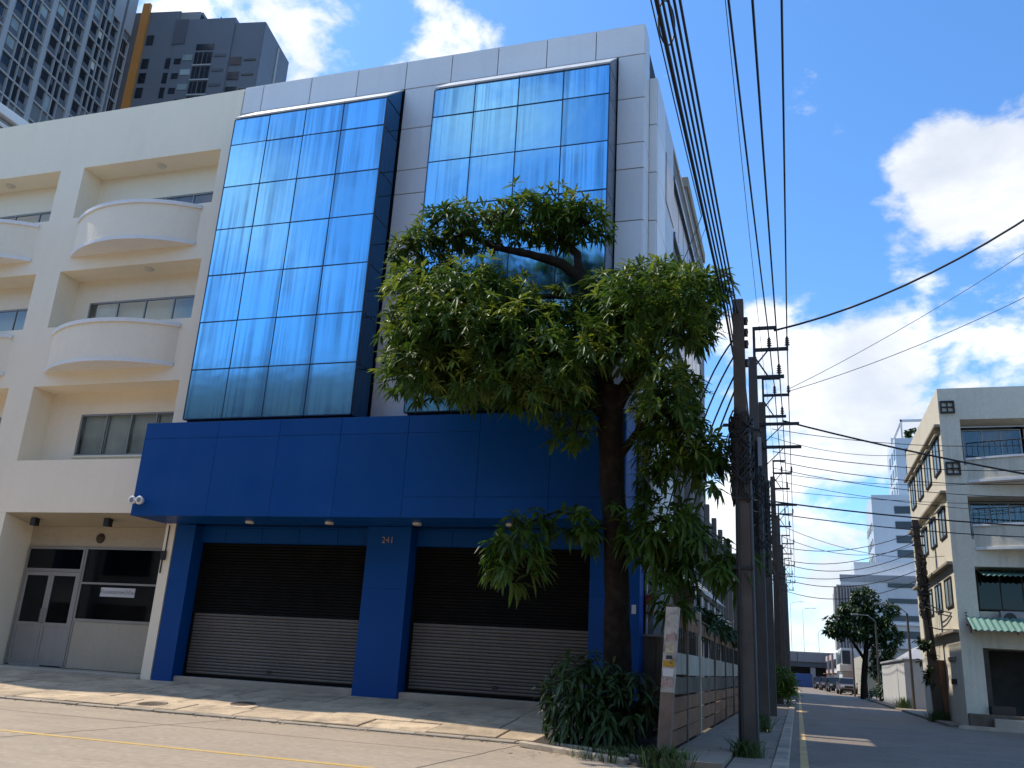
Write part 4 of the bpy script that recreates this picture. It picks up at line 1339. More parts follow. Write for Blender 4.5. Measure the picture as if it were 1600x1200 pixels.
# fallen leaves and grit blown against the kerb and over the bed
random.seed(99)
lit = MB()
for k in range(420):
    t = random.random()
    if t < .55:
        x, y = random.uniform(-24, -3), 16.58 - abs(random.gauss(0, .12))
        z = .006
    elif t < .8:
        x, y = random.uniform(-4.6, -1.4), random.uniform(14.3, 16.2)
        z = .05
    else:
        x, y = random.uniform(-2.0, -.3), random.uniform(14.5, 30)
        z = .178 if x < -1.13 else .112
    a = random.uniform(0, 6.28)
    L_, w_ = random.uniform(.03, .09), random.uniform(.008, .02)
    c, s_ = math.cos(a), math.sin(a)
    lit.add([(x - c * L_, y - s_ * L_, z), (x + s_ * w_, y - c * w_, z + random.uniform(.004, .02)), (x + c * L_, y + s_ * L_, z + random.uniform(0, .01)), (x - s_ * w_, y + c * w_, z + .008)], [(0, 1, 2, 3)])
lit.build('leaf_litter', 'ledge_brown', label='brown fallen leaves scattered along the kerb and planting bed', cat='leaf litter', kind='stuff')

# ================================================================== UTILITY POLES
def insulator(x, y, z, parent, h=.34, r_=.085):
    prof = [(.03, 0), (.04, .04)]
    for k in range(4):
        b = .05 + k * (h - .08) / 4
        prof += [(.04, b), (r_ * (1 - .07 * k), b + .02), (.04, b + .05)]
    prof += [(.03, h)]
    return MB().lathe((x, y, z), prof, 10).build('insulator', 'insulator', parent)


def hv_bracket(t, x, y, z, detail=True):
    """steel frame carrying two arms of insulators on the street side of a pole"""
    mb2 = MB()
    mb2.box(x + .02, x + .10, y - .04, y + .04, z - .35, z + 1.35)
    mb2.box(x + .10, x + 1.05, y - .04, y + .04, z + .55, z + .65)
    mb2.box(x + .10, x + .90, y - .04, y + .04, z - .32, z - .22)
    mb2.box(x + .10, x + .72, y - .04, y + .04, z + 1.25, z + 1.35)
    mb2.tube([(x + .08, y, z + .1), (x + .45, y, z + .56)], .025, 5)
    mb2.tube([(x + .08, y, z + .35), (x + .42, y, z - .22)], .025, 5)
    mb2.build('steel_bracket', 'steel_dark', t)
    insulator(x + .50, y, z + .65, t)
    insulator(x + 1.02, y, z + .65, t)
    insulator(x + .76, y, z - .22, t)


def pole(x, y, h, label, r_=.13, hv=None, arms=(), lean=0.0, mess=True, grp='utility poles along the street'):
    t = thing('utility_pole', label, 'utility pole', (x, y, 0), grp)
    n = 8
    b, tp = r_ * 1.15, r_ * .78
    mb2 = MB()
    q = [(-b, -b), (b, -b), (b, b), (-b, b)]
    p = [(-tp + lean, -tp), (tp + lean, -tp), (tp + lean, tp), (-tp + lean, tp)]
    mb2.hexa([(x + u, y + v, -.1) for u, v in q] + [(x + u, y + v, h) for u, v in p])
    mb2.build('shaft', 'pole_concrete', t)
    if hv is not None:
        hv_bracket(t, x + lean * hv / h, y, hv)
    for (z, x0, x1) in arms:
        piece('crossarm', x0, x1, y - .24, y - .16, z - .06, z + .06, 'steel_dark', t, .008)
        MB().tube([(x + .1, y - .2, z - .7), (x + .75, y - .2, z - .05)], .02, 5).build('brace', 'steel_dark', t)
    return t


P1 = pole(-.88, 17.1, 8.72, 'nearest weathered concrete pole of the row, bare topped, by the footpath', .135)
P2 = pole(-.95, 26.0, 10.6, 'second pole of the row with insulator bracket at its head', .155, hv=10.25, arms=())
P3 = pole(-.95, 34.5, 11.7, 'third pole of the row carrying two long crossarms', .165, hv=11.4, arms=((10.77, -2.45, .42), (9.85, -2.4, .46)))
P4 = pole(-.93, 50.0, 12.0, 'fourth pole of the row, half hidden behind the nearer three', .16, hv=11.6, arms=((10.4, -1.9, .3),))
for yy, lab in ((64, 'fifth pole of the row, seen past the shrub on the sidewalk'), (79, 'sixth pole of the row far down the street'), (95, 'seventh pole of the row, second from the far end'), (113, 'last and smallest pole of the row at the street end')):
    pole(-.93, yy, 12.2, lab, .16, hv=11.7)
# gear, ducts and coils strapped to the near poles
for t, x, y, zs_ in ((P1, -.88, 17.1, (3.3, 4.6, 5.9, 5.3)), (P2, -.95, 26.0, (5.0, 6.4, 7.6, 8.3)), (P3, -.95, 34.5, (6.0, 7.5))):
    for z in zs_:
        MB().box(x - .175, x + .175, y - .175, y + .175, z, z + .05).build('strap', 'steel_dark', t)
    MB().tube([(x + .17, y - .1, .05), (x + .16, y - .1, 3.5), (x + .15, y - .1, 6.0)], .035, 7).build('riser_duct', 'cable_grey', t)
    MB().tube([(x - .1, y - .17, .05), (x - .09, y - .16, 3.0), (x - .09, y - .15, 6.4)], .03, 7).build('riser_cable', 'cable', t)
random.seed(33)


def coil_mess(t, x, y, z0, z1, n):
    """tangle of telecom cable hung on a pole"""
    mb2 = MB()
    for k in range(n):
        cz = random.uniform(z0, z1)
        a = random.uniform(0, 6.28)
        rr = random.uniform(.14, .24)
        pts = []
        for i in range(13):
            tt = 2 * math.pi * i / 12
            pts.append((x + rr * math.cos(tt + a), y + rr * math.sin(tt + a), cz + .22 * math.sin(tt * 2 + a) * random.uniform(.5, 1)))
        mb2.tube(pts, random.uniform(.01, .02), 5)
    for k in range(n // 2):
        a = random.uniform(0, 6.28)
        pts = [(x + .18 * math.cos(a), y + .18 * math.sin(a), z1 - i * (z1 - z0) / 6 + random.uniform(-.1, .1)) for i in range(7)]
        mb2.tube(pts, random.uniform(.012, .025), 5)
    mb2.build('cable_coil', 'cable', t)


coil_mess(P1, -.88, 17.1, 4.7, 6.2, 44)
coil_mess(P2, -.95, 26.0, 4.6, 7.9, 60)
coil_mess(P3, -.95, 34.5, 5.0, 8.5, 50)
MB().box(-.86, -.76, 25.70, 25.78, 7.2, 8.05).build('cable_tray', 'pipe_grey', P2)
for z in (7.7, 7.3, 7.95, 8.2):
    insulator(-.735, 17.1, z, P1, .14, .05)
    piece('bolt', -.79, -.70, 17.085, 17.115, z - .02, z + .005, 'steel_dark', P1, .003)

# ================================================================== OVERHEAD CABLES
random.seed(58)
for i in range(9):
    z = 4.9 + .17 * i
    d = random.uniform(-.12, .12)
    cable('telecom_cable', [(-.98 + d * .5, 17.1, z), (-1.0 + d, 26, z + .7), (-1.0 + d, 34.5, z + 1.0), (-1.0 + d, 50, z + 1.1), (-1.0 + d, 64, z + 1.0)], random.uniform(.012, .026), 'cable',
          ('lowest', 'second lowest', 'third lowest', 'fourth lowest', 'middle', 'fourth highest', 'third highest', 'second highest', 'highest')[i] + ' telecom cable of the dense black bunch strung between the poles', group='telecom cables bunched between the poles', sag=[random.uniform(.1, .5) for _ in range(4)])
gT = 'thick cable bundle'
for i in range(5):
    xa = -1.19 + .066 * i
    ra = .026 if i == 0 else .017
    TL = ('thickest black cable, leftmost of the bundle of five over the road', 'second cable from the left in the bundle of five over the road', 'middle cable of the bundle of five over the road', 'fourth cable from the left in the bundle of five over the road', 'rightmost cable of the bundle of five over the road')[i]
    cable('thick_cable', [(xa - .12, -14, 9.45), (xa + .04, 17.02, 8.62 - .05 * i), (-1.10 + .03 * i, 26, 8.3 - .25 * i), (-1.10 + .03 * i, 34.5, 8.6 - .25 * i), (-1.08, 50, 8.6 - .25 * i), (-1.08, 64, 8.6 - .25 * i)], ra, 'cable', TL, group=gT, sag=(.5, .12, .12, .3, .3))
gH = 'high voltage wires'
for i, (dx, dz, lab) in enumerate(((.50, .99, 'high voltage wire nearest the cable bundle, ending on pole top insulators'), (1.02, .99, 'high voltage wire farthest out over the street on insulators'), (.76, .12, 'middle high voltage wire sitting on the lower bracket insulators'))):
    bx = -.95 + dx
    cable('power_wire', [(bx + (-.35, .2, -.1)[i], -14, 10.9 + dz - .1), (bx, 26, 10.25 + dz), (bx, 34.5, 11.4 + dz), (bx, 50, 11.6 + dz), (bx, 64, 11.7 + dz), (bx, 79, 11.7 + dz), (bx, 95, 11.7 + dz), (bx, 113, 11.7 + dz)], .02, 'cable', lab, group=gH, sag=(.8, .2, .3, .3, .3, .3, .3))
cable('thin_wire', [(-.55, -14, 11.9), (-.72, 26, 11.55), (-.75, 34.5, 12.4), (-.75, 50, 12.6)], .007, 'cable_grey', 'thin grey wire between the high voltage wires overhead', sag=(.6, .2, .3))
cable('telephone_wire', [(-1.5, -14, 9.9), (-1.62, 17.4, 10.9), (-3.15, 24.0, 12.3)], .011, 'cable', 'thin loose wire hanging left of the thick cable bundle', sag=(.5, .1))
cable('telephone_wire', [(-1.42, -14, 9.7), (-1.5, 17.0, 10.4), (-3.15, 23.4, 11.2)], .006, 'cable_grey', 'very thin pale wire between loose wire and thick bundle', sag=(.4, .1))
pts = [(-1.28 + .09 * math.cos(t), 9.3 + .1 * math.cos(t), 9.3 + .34 * math.sin(t)) for t in [2 * math.pi * k / 16 for k in range(17)]]
MB().tube(pts, .012, 5).build('wire_loop', 'cable', label='small round loop of spare wire hung from the thick bundle', cat='wire loop')
# drops from the near pole back to the buildings
for i, (z, a, b) in enumerate(((7.95, (-2.3, 23.0, 5.4), .5), (7.6, (-2.6, 22.5, 5.0), .4), (7.2, (-2.7, 22.4, 4.7), .3), (6.9, (-2.4, 22.8, 3.9), .2))):
    p0 = Vector((-.95, 17.15, z))
    p1 = Vector((-3.15, 23.2 + .3 * i, z - 2.6 - .2 * i))
    P = [p0.lerp(p1, t / 12) + Vector((0, 0, .75 * (1 - i * .2) * math.sin(math.pi * t / 12) * (1 - t / 24))) for t in range(13)]
    MB().tube(P, .019, 5).build('drop_cable', 'cable', label=('highest', 'second highest', 'third highest', 'lowest')[i] + ' of four black service cables arching from the nearest pole towards the tree', cat='cable', group='service drops')
# across the street to the right-hand side
cable('service_cable', [(-.30, 26.0, 11.45), (9.2, 24.6, 15.8)], .034, 'cable', 'thick cable rising from the insulator bracket across the clouds', sag=.75)
cable('service_cable', [(.12, 34.5, 12.25), (12.5, 32.3, 19.3)], .012, 'cable_grey', 'upper of two thin grey wires climbing across the clouds', sag=.4)
cable('service_cable', [(.12, 34.5, 12.15), (12.5, 32.2, 17.0)], .014, 'cable_grey', 'lower of two thin grey wires climbing across the clouds', sag=.5)
cable('service_cable', [(-.2, 34.5, 10.95), (12.0, 31.9, 7.3)], .036, 'cable', 'thick sagging cable passing in front of the off white building', sag=.22)
for i, (z0, x1, y1, z1, s, r_, lab) in enumerate(((10.6, 16, 37.9, 11.6, .9, .014, 'thin cable just above the fan of level wires in front of the balconies'), (9.7, 16, 37.9, 10.4, .8, .016, 'level wire second from the top before the off white building'),
                                                  (9.35, 16, 37.9, 10.1, 1.0, .016, 'level wire third from the top before the off white building'), (9.05, 16, 37.9, 9.3, .9, .014, 'level wire fourth from the top before the off white building'),
                                                  (8.2, 16, 37.9, 8.8, .5, .010, 'faint thin wire below the level wires over the street'), (7.75, 16, 37.9, 7.4, .35, .03, 'pair of twisted cables crossing at the middle balcony, upper one'),
                                                  (7.3, 16, 37.9, 7.2, .45, .02, 'lower of the cables crossing at the middle balcony'))):
    cable('crossing_wire', [(-.6, 34.4, z0), (x1, y1, z1)], r_, 'cable', lab, sag=s)
for i in range(6):
    cable('crossing_wire', [(-.8, 50 + 2 * (i % 2), 8.2 - .42 * i), (5.35, 43.0, 8.0 - .42 * i)], .018, 'cable', ('topmost', 'second', 'third', 'fourth', 'fifth', 'lowest')[i] + ' of six wires fanning over the street to the leaning pole', group='fan of lower wires', sag=.55 + .08 * (i % 3))

for i, (z0, x1, y1, z1, s_, lab) in enumerate(((10.3, 6.0, 38.4, 10.6, .45, 'slack wire from the third pole to the upper vent corner of the off white block'), (8.9, 16, 37.8, 10.9, 1.1, 'deeply sagging thin wire crossing the upper balcony'),
                                           (8.6, 16, 37.8, 8.2, .7, 'thin wire crossing just above the middle balcony'), (7.0, 6.0, 40.5, 6.6, .5, 'thin wire ending on the side wall of the off white block'), (6.6, 5.4, 43.0, 7.5, .7, 'thin sagging wire to the head of the leaning pole'))):
    cable('crossing_wire', [(-.7, 34.4, z0), (x1, y1, z1)], .011, 'cable', lab, sag=s_)
# ================================================================== OFF-WHITE BUILDING ON THE RIGHT
rb = thing('apartment_block', 'off white four storey corner block with curved balconies across the street', 'building', (9, 44, 0))
XR, YR, YB = 6.0, 38.6, 50.2
MB().box(XR, XR + .75, YR, YR + 1.2, 0, 13.3).box(XR, XR + .3, YR + 1.2, YB, 0, 13.3).box(XR + .3, 24, YR + 3.2, YB, 0, 13.0).build('wall', 'off_white', rb)
mb2 = MB()
for z0, z1 in ((11.95, 13.3), (8.75, 10.0), (5.98, 7.05), (2.92, 3.55)):
    mb2.box(XR + .75, 24, YR, YR + 1.2, z0, z1)
for z0, z1 in ((10.0, 10.25), (7.05, 7.3), (3.55, 4.35)):
    mb2.box(XR + .75, 24, YR + .95, YR + 1.2, z0, z1)
mb2.build('front_wall', 'off_white', rb)
for z in (11.66, 8.88, 6.05, 3.45):
    piece('ledge', XR - .22, XR - .002, YR + .05, YB - .02, z, z + .13, 'ledge_brown', rb, .015)
wsp = [(YR + .65 + k * 2.75, YR + 2.35 + k * 2.75) for k in range(4)]
simple_windows(rb, 'y-', XR, wsp, [(9.98, 11.42), (7.28, 8.45)], 'shop_brown', 'window_teal')
simple_windows(rb, 'y-', XR, wsp[:3], [(4.5, 5.66)], 'shop_brown', 'window_teal')
for y0, y1 in wsp:
    for z in (11.42, 8.45):
        piece('window_hood', XR - .16, XR - .002, y0 - .1, y1 + .1, z + .01, z + .07, 'off_white', rb, .01)
# front windows behind balconies
for z0, z1 in ((10.25, 11.75), (7.3, 8.7)):
    for k in range(4):
        window_unit(rb, 6.95 + k * 2.3, 6.95 + k * 2.3 + 2.2, z0, z1, YR + 1.0, 3, frame='alu_grey', glass='window_glass', curtain='curtain' if k % 2 else None)
window_unit(rb, 6.95, 9.4, 4.4, 5.9, YR + 1.0, 3, frame='shop_brown', glass='tint_glass')
window_unit(rb, 9.5, 12.4, 4.4, 5.9, YR + 1.0, 3, frame='shop_brown', glass='tint_glass')
for z0 in (9.3, 6.62):
    bo = balcony(rb, 6.85, 15.0, .95, YR, z0, z0 + 1.0, 'off_white', 'white_trim', .08, .1)
    ap = arc_pts(6.9, 14.95, .9, YR, 40)
    rail = MB().tube([(a, b, z0 + 1.62) for a, b in ap], .025, 5)
    for a, b in ap:
        rail.tube([(a, b, z0 + 1.0), (a, b, z0 + 1.62)], .012, 4)
    rail.build('railing', 'steel_dark', bo)
for (z0, z1) in ((12.22, 12.74), (9.62, 10.16)):
    x0, x1 = XR + .06, XR + .60
    vt = MB().box(x0, x0 + .06, YR - .1, YR, z0, z1).box(x1 - .06, x1, YR - .1, YR, z0, z1).box(x0 + .06, x1 - .06, YR - .1, YR, z0, z0 + .06).box(x0 + .06, x1 - .06, YR - .1, YR, z1 - .06, z1)
    vt.box((x0 + x1) / 2 - .02, (x0 + x1) / 2 + .02, YR - .08, YR, z0 + .06, z1 - .06).box(x0 + .06, (x0 + x1) / 2 - .02, YR - .08, YR, (z0 + z1) / 2 - .02, (z0 + z1) / 2 + .02).box((x0 + x1) / 2 + .02, x1 - .06, YR - .08, YR, (z0 + z1) / 2 - .02, (z0 + z1) / 2 + .02)
    vt.build('vent_grille', 'steel_dark', rb)
# shop opening
MB().box(XR + .75, 24, YR + 2.4, YR + 2.5, .3, 2.92).build('shop_interior', 'interior_dark', rb)
piece('shop_side', XR + .752, XR + .95, YR + .1, YR + 2.4, .2, 2.91, 'shop_brown', rb, .01)
piece('shop_floor', XR + .75, 24, YR - .9, YR + 2.4, .02, .42, 'concrete_step', rb, .02)
piece('planter', XR + .8, XR + 1.6, YR - .25, YR + .2, .42, .85, 'shop_brown', rb, .02)
piece('small_window', XR - .03, XR + .02, YR + 1.6, YR + 2.9, 1.55, 1.75, 'far_window', rb, .004)
piece('hatch_frame', XR - .05, XR - .002, YR + 1.3, YR + 3.2, 2.45, 2.6, 'ledge_brown', rb, .01)


def corrugated(name, x0, x1, y0, z0, y1, z1, pitch, m, label, cat):
    """corrugated sheet awning falling from (y1, z1) at the wall to (y0, z0) at the lip"""
    n = int((x1 - x0) / pitch * 4)
    V, F = [], []
    for i in range(n + 1):
        x = x0 + (x1 - x0) * i / n
        dz = .03 * math.sin(2 * math.pi * (x - x0) / pitch)
        V += [(x, y0, z0 + dz), (x, y1, z1 + dz), (x, y0, z0 + dz - .012), (x, y1, z1 + dz - .012)]
    for i in range(n):
        a = i * 4
        F += [(a, a + 4, a + 5, a + 1), (a + 2, a + 3, a + 7, a + 6), (a, a + 2, a + 6, a + 4), (a + 1, a + 5, a + 7, a + 3)]
    t = thing(name, label, cat, ((x0 + x1) / 2, (y0 + y1) / 2, z0))
    MB().add(V, F).build('sheet', m, t)
    for x in np.arange(x0 + .1, x1, 1.6):
        MB().tube([(x, y0 + .05, z0 - .05), (x, y1 - .03, z1 - .06), (x, y1 - .03, z1 - .6)], .02, 5).build('bracket', 'steel_dark', t)
    return t


corrugated('awning', 6.98, 14.5, YR - .35, 5.62, YR + .98, 5.95, .19, 'awning_teal', 'upper teal corrugated awning shading the first floor window', 'awning')
corrugated('awning', 6.3, 15.0, YR - 1.15, 3.52, YR - .02, 4.05, .22, 'awning_teal', 'lower teal corrugated awning over the dark shop opening', 'awning')
ac = thing('air_conditioner', 'grey air conditioner fan unit sitting above the lower teal awning', 'air conditioner', (7.9, YR + .3, 4.2))
piece('case', 7.55, 8.35, YR + .3, YR + .7, 3.78, 4.34, 'pipe_grey', ac, .02)
MB().lathe((7.87, YR + .285, 4.06), [(.22, 0), (.22, .02)], 20, 'y').build('fan_grille', 'black_plastic', ac)
pk = pole(5.62, 43.0, 8.5, 'leaning concrete pole standing before the off white block', .17, lean=-.34, grp='poles on the far side of the street')
for z in (8.1, 7.7, 7.3, 5.6, 5.2):
    cx = 5.62 - .34 * z / 8.5
    MB().box(cx - .25, cx + .25, 42.72, 42.80, z, z + .08).build('crossarm', 'steel_dark', pk)
coil_mess(pk, 5.40, 43.0, 4.3, 6.9, 30)
piece('cabinet', 5.72, 5.98, 42.9, 43.3, 0, 2.5, 'fence_brown', pk, .02)
MB().tube([(5.8, 42.9, .1), (5.5, 42.85, 4.0), (5.4, 42.8, 6.2)], .05, 6).build('riser_cable', 'cable', pk)
for i, (z0, z1) in enumerate(((4.9, 4.2), (4.7, 4.1), (3.9, 3.75))):
    cable('service_cable', [(5.45, 42.9, z0), (6.3, 38.5, z1)], .025, 'cable', ('upper', 'middle', 'lower')[i] + ' short cable from the leaning pole to the lower awning', sag=.18)
leaf_mesh('creeper', 'leaf_dark', lobe_whorls([(5.25, 42.8, 2.7, .28, .25, .6, 1.0), (5.35, 42.8, 1.8, .16, .2, .4, 1.0)], 120, 61), None, .28, .06, seed=62, label='leafy creeper clinging to the leaning pole', cat='creeper', kind='stuff')
tuft('grass', 5.55, 42.6, .0, .5, .55, 300, 'grass', 'weeds at the foot of the leaning pole', seed=11)
tuft('grass', 5.85, 58.8, .0, .6, .8, 300, 'grass', 'weeds in front of the white boundary wall', seed=12)
MB().box(5.35, 9.0, 38.7, 140, -.02, .10).build('right_sidewalk', 'sidewalk', kind='structure')
MB().hexa([(5.5, 37.6, -.02), (26, 36.4, -.02), (26, 38.6, -.02), (6.0, 38.6, -.02), (5.55, 37.65, .12), (26, 36.5, .12), (26, 38.6, .14), (6.0, 38.6, .14)]).build('shop_kerb', 'kerb', kind='structure')
gp = thing('roadside_planter', 'mossy low concrete kerb block at the corner of the off white block', 'kerb block', (6.6, 37.9, .1))
piece('block', 5.95, 9.0, 37.95, 38.2, .1, .55, 'fence_grey', gp, .03)

# ================================================================== FAR END OF THE STREET
wb = thing('boundary_wall', 'weathered white boundary wall with a tiled coping beyond the off white block', 'wall', (6.7, 62, 0))
MB().box(6.0, 9.5, 58.8, 59.0, 0, 2.75).box(6.0, 6.2, 59.0, 74, 0, 2.75).build('wall', 'white_wall', wb)
piece('coping', 5.9, 9.6, 58.7, 59.1, 2.75, 2.9, 'far_grey', wb, .03)
piece('coping', 5.9, 6.3, 59.1, 74.0, 2.75, 2.9, 'far_grey', wb, .03)
MB().hexa([(6.1, 59.3, 2.9), (9.5, 59.3, 2.9), (9.5, 66, 2.9), (6.1, 66, 2.9), (7.2, 61.5, 3.7), (8.9, 61.5, 3.7), (8.9, 64, 3.7), (7.2, 64, 3.7)]).build('lean_to_roof', 'far_grey', wb)
for i, (x_, y_, h_, lab) in enumerate(((6.25, 57.6, 5.4, 'slim lamp pole before the white boundary wall'), (6.0, 77, 6.0, 'slim pole left of the far trees lower branches'), (5.2, 96, 6.6, 'thin pole before the far row houses'))):
    t = thing('street_lamp', lab, 'street lamp', (x_, y_, 0), 'lamp poles on the far sidewalk')
    MB().tube([(x_, y_, 0), (x_, y_, h_)], [.09, .06], 8).build('shaft', 'pole_concrete', t)
    MB().tube([(x_, y_, h_), (x_ - .5, y_, h_ + .45), (x_ - 1.3, y_, h_ + .5)], .03, 6).build('arm', 'alu_grey', t)
    piece('lamp_head', x_ - 1.75, x_ - 1.25, y_ - .1, y_ + .1, h_ + .44, h_ + .55, 'alu_grey', t, .02)
ft = thing('street_tree', 'dark spreading tree overhanging the far side of the street', 'tree', (5.3, 85, 0))
limb('trunk', [(5.35, 85, -.1), (5.4, 85, 1.5), (5.6, 85, 3.2), (5.8, 85, 4.6)], [.34, .28, .24, .2], ft)
for q_ in ([(5.6, 85, 3.2), (4.6, 84.8, 4.8), (3.6, 84.5, 5.9)], [(5.7, 85, 4.0), (6.8, 85, 5.4), (7.9, 85, 6.8)], [(5.8, 85, 4.6), (5.9, 85, 6.6), (5.9, 85, 8.4)]):
    limb('limb', q_, [.15, .1, .05], ft)
leaf_mesh('crown', 'leaf_dark', lobe_whorls([(5.9, 85, 8.5, 1.0, 1.2, .75, 1.0), (5.0, 85, 7.3, 1.5, 1.5, .8, 1.0), (3.6, 84.6, 6.3, 1.1, 1.2, .6, 1.0), (6.9, 85, 7.2, 1.5, 1.5, .9, 1.0), (4.6, 84.5, 5.6, 1.5, 1.3, .7, 1.0), (6.4, 85, 5.8, 1.4, 1.3, 1.0, 1.0), (7.6, 85, 5.2, 1.0, 1.2, 1.0, .8), (7.0, 85, 3.8, .9, 1.0, .9, .9), (6.6, 85, 2.6, .7, .8, .8, .8), (3.0, 84.6, 5.5, .7, .9, .4, .8)], 80, 71), ft, .42, .10, (6, 9), .4, seed=72, kind='stuff')
bs1 = leaf_mesh('shrub', 'leaf_dark', lobe_whorls([(6.8, 78, .9, 1.2, 1.2, .9, 1.0), (6.0, 76, .6, .6, .8, .55, 1.0), (7.2, 76, 1.2, .8, .8, .9, 1.0)], 50, 73), None, .4, .09, (6, 8), seed=74, label='dark shrubs under the far street tree', cat='shrub', kind='stuff')
lb = leaf_mesh('palm_shrub', 'leaf_bright', lobe_whorls([(-.75, 47.5, 1.25, .5, .5, .75, 1.0), (-.7, 47.4, .6, .42, .45, .5, 1.0)], 150, 75, 1.0), None, .5, .035, (8, 12), .3, seed=76, label='bright green shrub growing on the left sidewalk beyond the poles', cat='shrub', kind='stuff')

tw = thing('white_office', 'pale blue white block with dark strip windows behind the far street tree', 'building', (20, 160, 0))
MB().box(12.7, 36, 155, 168, 0, 31.0).build('wall', 'far_haze_blue', tw)
for z in (27.9, 25.4, 23.1, 20.8):
    piece('window', 16.1, 19.2, 154.9, 154.99, z, z + 1.2, 'far_window', tw, .01)
for k in range(4):
    for z in (26.2, 23.6, 21.1):
        piece('window', 12.6, 12.69, 156.5 + k * 3, 158 + k * 3, z - .8, z + .4, 'far_window', tw, .01)
mg = thing('stepped_office', 'grey white stepped office with bands of dark windows', 'building', (18, 144, 0))
MB().box(8.6, 34, 142, 152, 0, 18.4).box(6.5, 34, 139.9, 142, 0, 16.3).build('wall', 'far_white', mg)
piece('roof_band', 6.4, 34, 139.8, 139.89, 15.3, 16.3, 'far_grey', mg, .01)
for x0, x1, z0, z1 in ((12.9, 16.5, 14.6, 15.2), (12.8, 20, 12.4, 13.05), (12.3, 20, 9.95, 10.7), (11.5, 20, 7.55, 8.55)):
    piece('window', x0, x1, 139.8, 139.88, z0, z1, 'far_window', mg, .01)
piece('sunshade', 11.4, 20, 139.0, 139.8, 9.3, 9.6, 'far_white', mg, .02)
piece('canopy', 10.5, 20, 138.4, 139.8, 6.1, 7.35, 'far_white', mg, .02)
fb = thing('finned_building', 'grey building screened by tall vertical fins above the far tree', 'building', (7.4, 132, 0))
MB().box(5.5, 9.7, 130.4, 138, 0, 13.9).build('wall', 'far_grey', fb)
for k in range(11):
    piece('fin', 5.5 + k * .38, 5.67 + k * .38, 129.9, 130.4, 5.4, 13.85, 'fin_grey', fb, .01)
for k in range(3):
    piece('side_fin', 5.15, 5.49, 130.6 + k * 2.2, 131.2 + k * 2.2, 5.4, 13.6 - .3 * k, 'white_trim' if k == 1 else 'fin_grey', fb, .01)
rwp = thing('row_house', 'far white row house with a dark balcony beside the parked cars', 'building', (5.6, 120, 0))
MB().box(5.1, 10, 118, 127, 0, 5.2).build('wall', 'white_wall', rwp)
piece('balcony_opening', 5.02, 5.09, 118.6, 126, 3.4, 4.9, 'far_window', rwp, .01)
piece('parapet', 4.85, 6.2, 117.8, 127, 2.5, 3.3, 'off_white', rwp, .02)
piece('front_window', 5.2, 6.1, 117.9, 117.99, 3.35, 4.9, 'far_window', rwp, .01)
piece('ground_wall', 5.12, 6.15, 117.86, 117.99, .1, 2.45, 'cream_shop', rwp, .02)
piece('red_post', 6.3, 6.5, 117.4, 117.7, 0, 4.8, 'red_box', rwp, .02)
pkh = thing('row_house', 'cream house end wall with a red frame behind the nearest parked pickup', 'building', (7, 98, 0))
MB().box(6.2, 9.2, 96, 97.5, 0, 4.3).box(6.4, 9.2, 97.5, 116, 0, 4.0).build('wall', 'cream_shop', pkh)
piece('gate', 6.12, 6.2, 96.1, 97.3, 0, 2.3, 'red_box', pkh, .02)
for k, (y_, lab) in enumerate(((128.5, 'pinkish row house third from the street end'), (139, 'pinkish row house second from the street end'), (149, 'pinkish row house nearest the street end'))):
    t = thing('row_house', lab, 'building', (5, y_ + 4, 0), 'far row houses')
    xw = 4.9 - .25 * k
    MB().box(xw, 9 if k else 5.1, y_, y_ + 9, 0, 4.9).build('wall', 'pink_wall' if k else 'white_wall', t)
    for z in (.4, 2.9):
        for j in range(3):
            piece('window', xw - .1, xw - .01, y_ + .8 + 2.8 * j, y_ + 2.6 + 2.8 * j, z, z + 1.2, 'far_window', t, .01)
    piece('awning', xw - .5, xw - .01, y_ + .2, y_ + 8.8, 2.2, 2.32, 'fence_brown', t, .02)
eb = thing('end_building', 'dark flyover structure with a blue hoarding closing the end of the street', 'building', (2, 162, 0))
MB().box(-30, 12.6, 160, 168, 3.2, 5.6).box(-30, 12.6, 165, 168, 0, 3.2).build('deck', 'far_dark', eb)
for k in range(6):
    piece('panel', -20 + k * 5 + .05, -15 - .05 + k * 5, 159.8, 159.99, 4.0, 5.5, 'tower_side', eb, .02)
for k in range(6):
    piece('pier', -18 + k * 5, -17.2 + k * 5, 160.2, 161.2, 0, 3.2, 'far_grey', eb, .05)
piece('hoarding', -.5, 2.2, 158.5, 158.7, 0, 2.1, 'shop_blue', eb, .02)
piece('hoarding', 2.4, 4.0, 158.5, 158.7, 0, 1.6, 'leaf_dark', eb, .02)
for x_, h_, lab in ((-.8, 13.5, 'tall faint lamp mast on the left over the end of the street'), (1.2, 12.5, 'faint lamp mast in the middle of the street end'), (3.6, 9.0, 'short mast right of the street end')):
    t = thing('lamp_mast', lab, 'lamp mast', (x_, 164, 5.6), 'lamp masts on the flyover')
    MB().tube([(x_, 164, 5.6), (x_, 164, h_), (x_ + .4, 164, h_ + .35), (x_ + 1.5, 164, h_ + .5)], .05, 6).build('mast', 'far_haze_blue', t)
    piece('lamp_head', x_ + 1.5, x_ + 2.2, 163.9, 164.1, h_ + .44, h_ + .54, 'far_haze_blue', t, .02)
far = thing('high_rise', 'slim pale high rise with a roof garden rising behind the off white block', 'building', (24, 175, 0))
MB().box(18.6, 30, 170, 185, 0, 44.4).build('wall', 'far_haze_blue', far)
MB().box(19.8, 20.1, 170.2, 170.5, 44.4, 48.0).box(29.5, 29.8, 170.2, 170.5, 44.4, 48.0).box(19.8, 29.8, 170.2, 170.6, 47.6, 48.0).box(19.8, 20.2, 170.6, 184, 47.6, 48.0).box(18.6, 19.0, 176, 184, 44.4, 46).build('roof_frame', 'far_white', far)
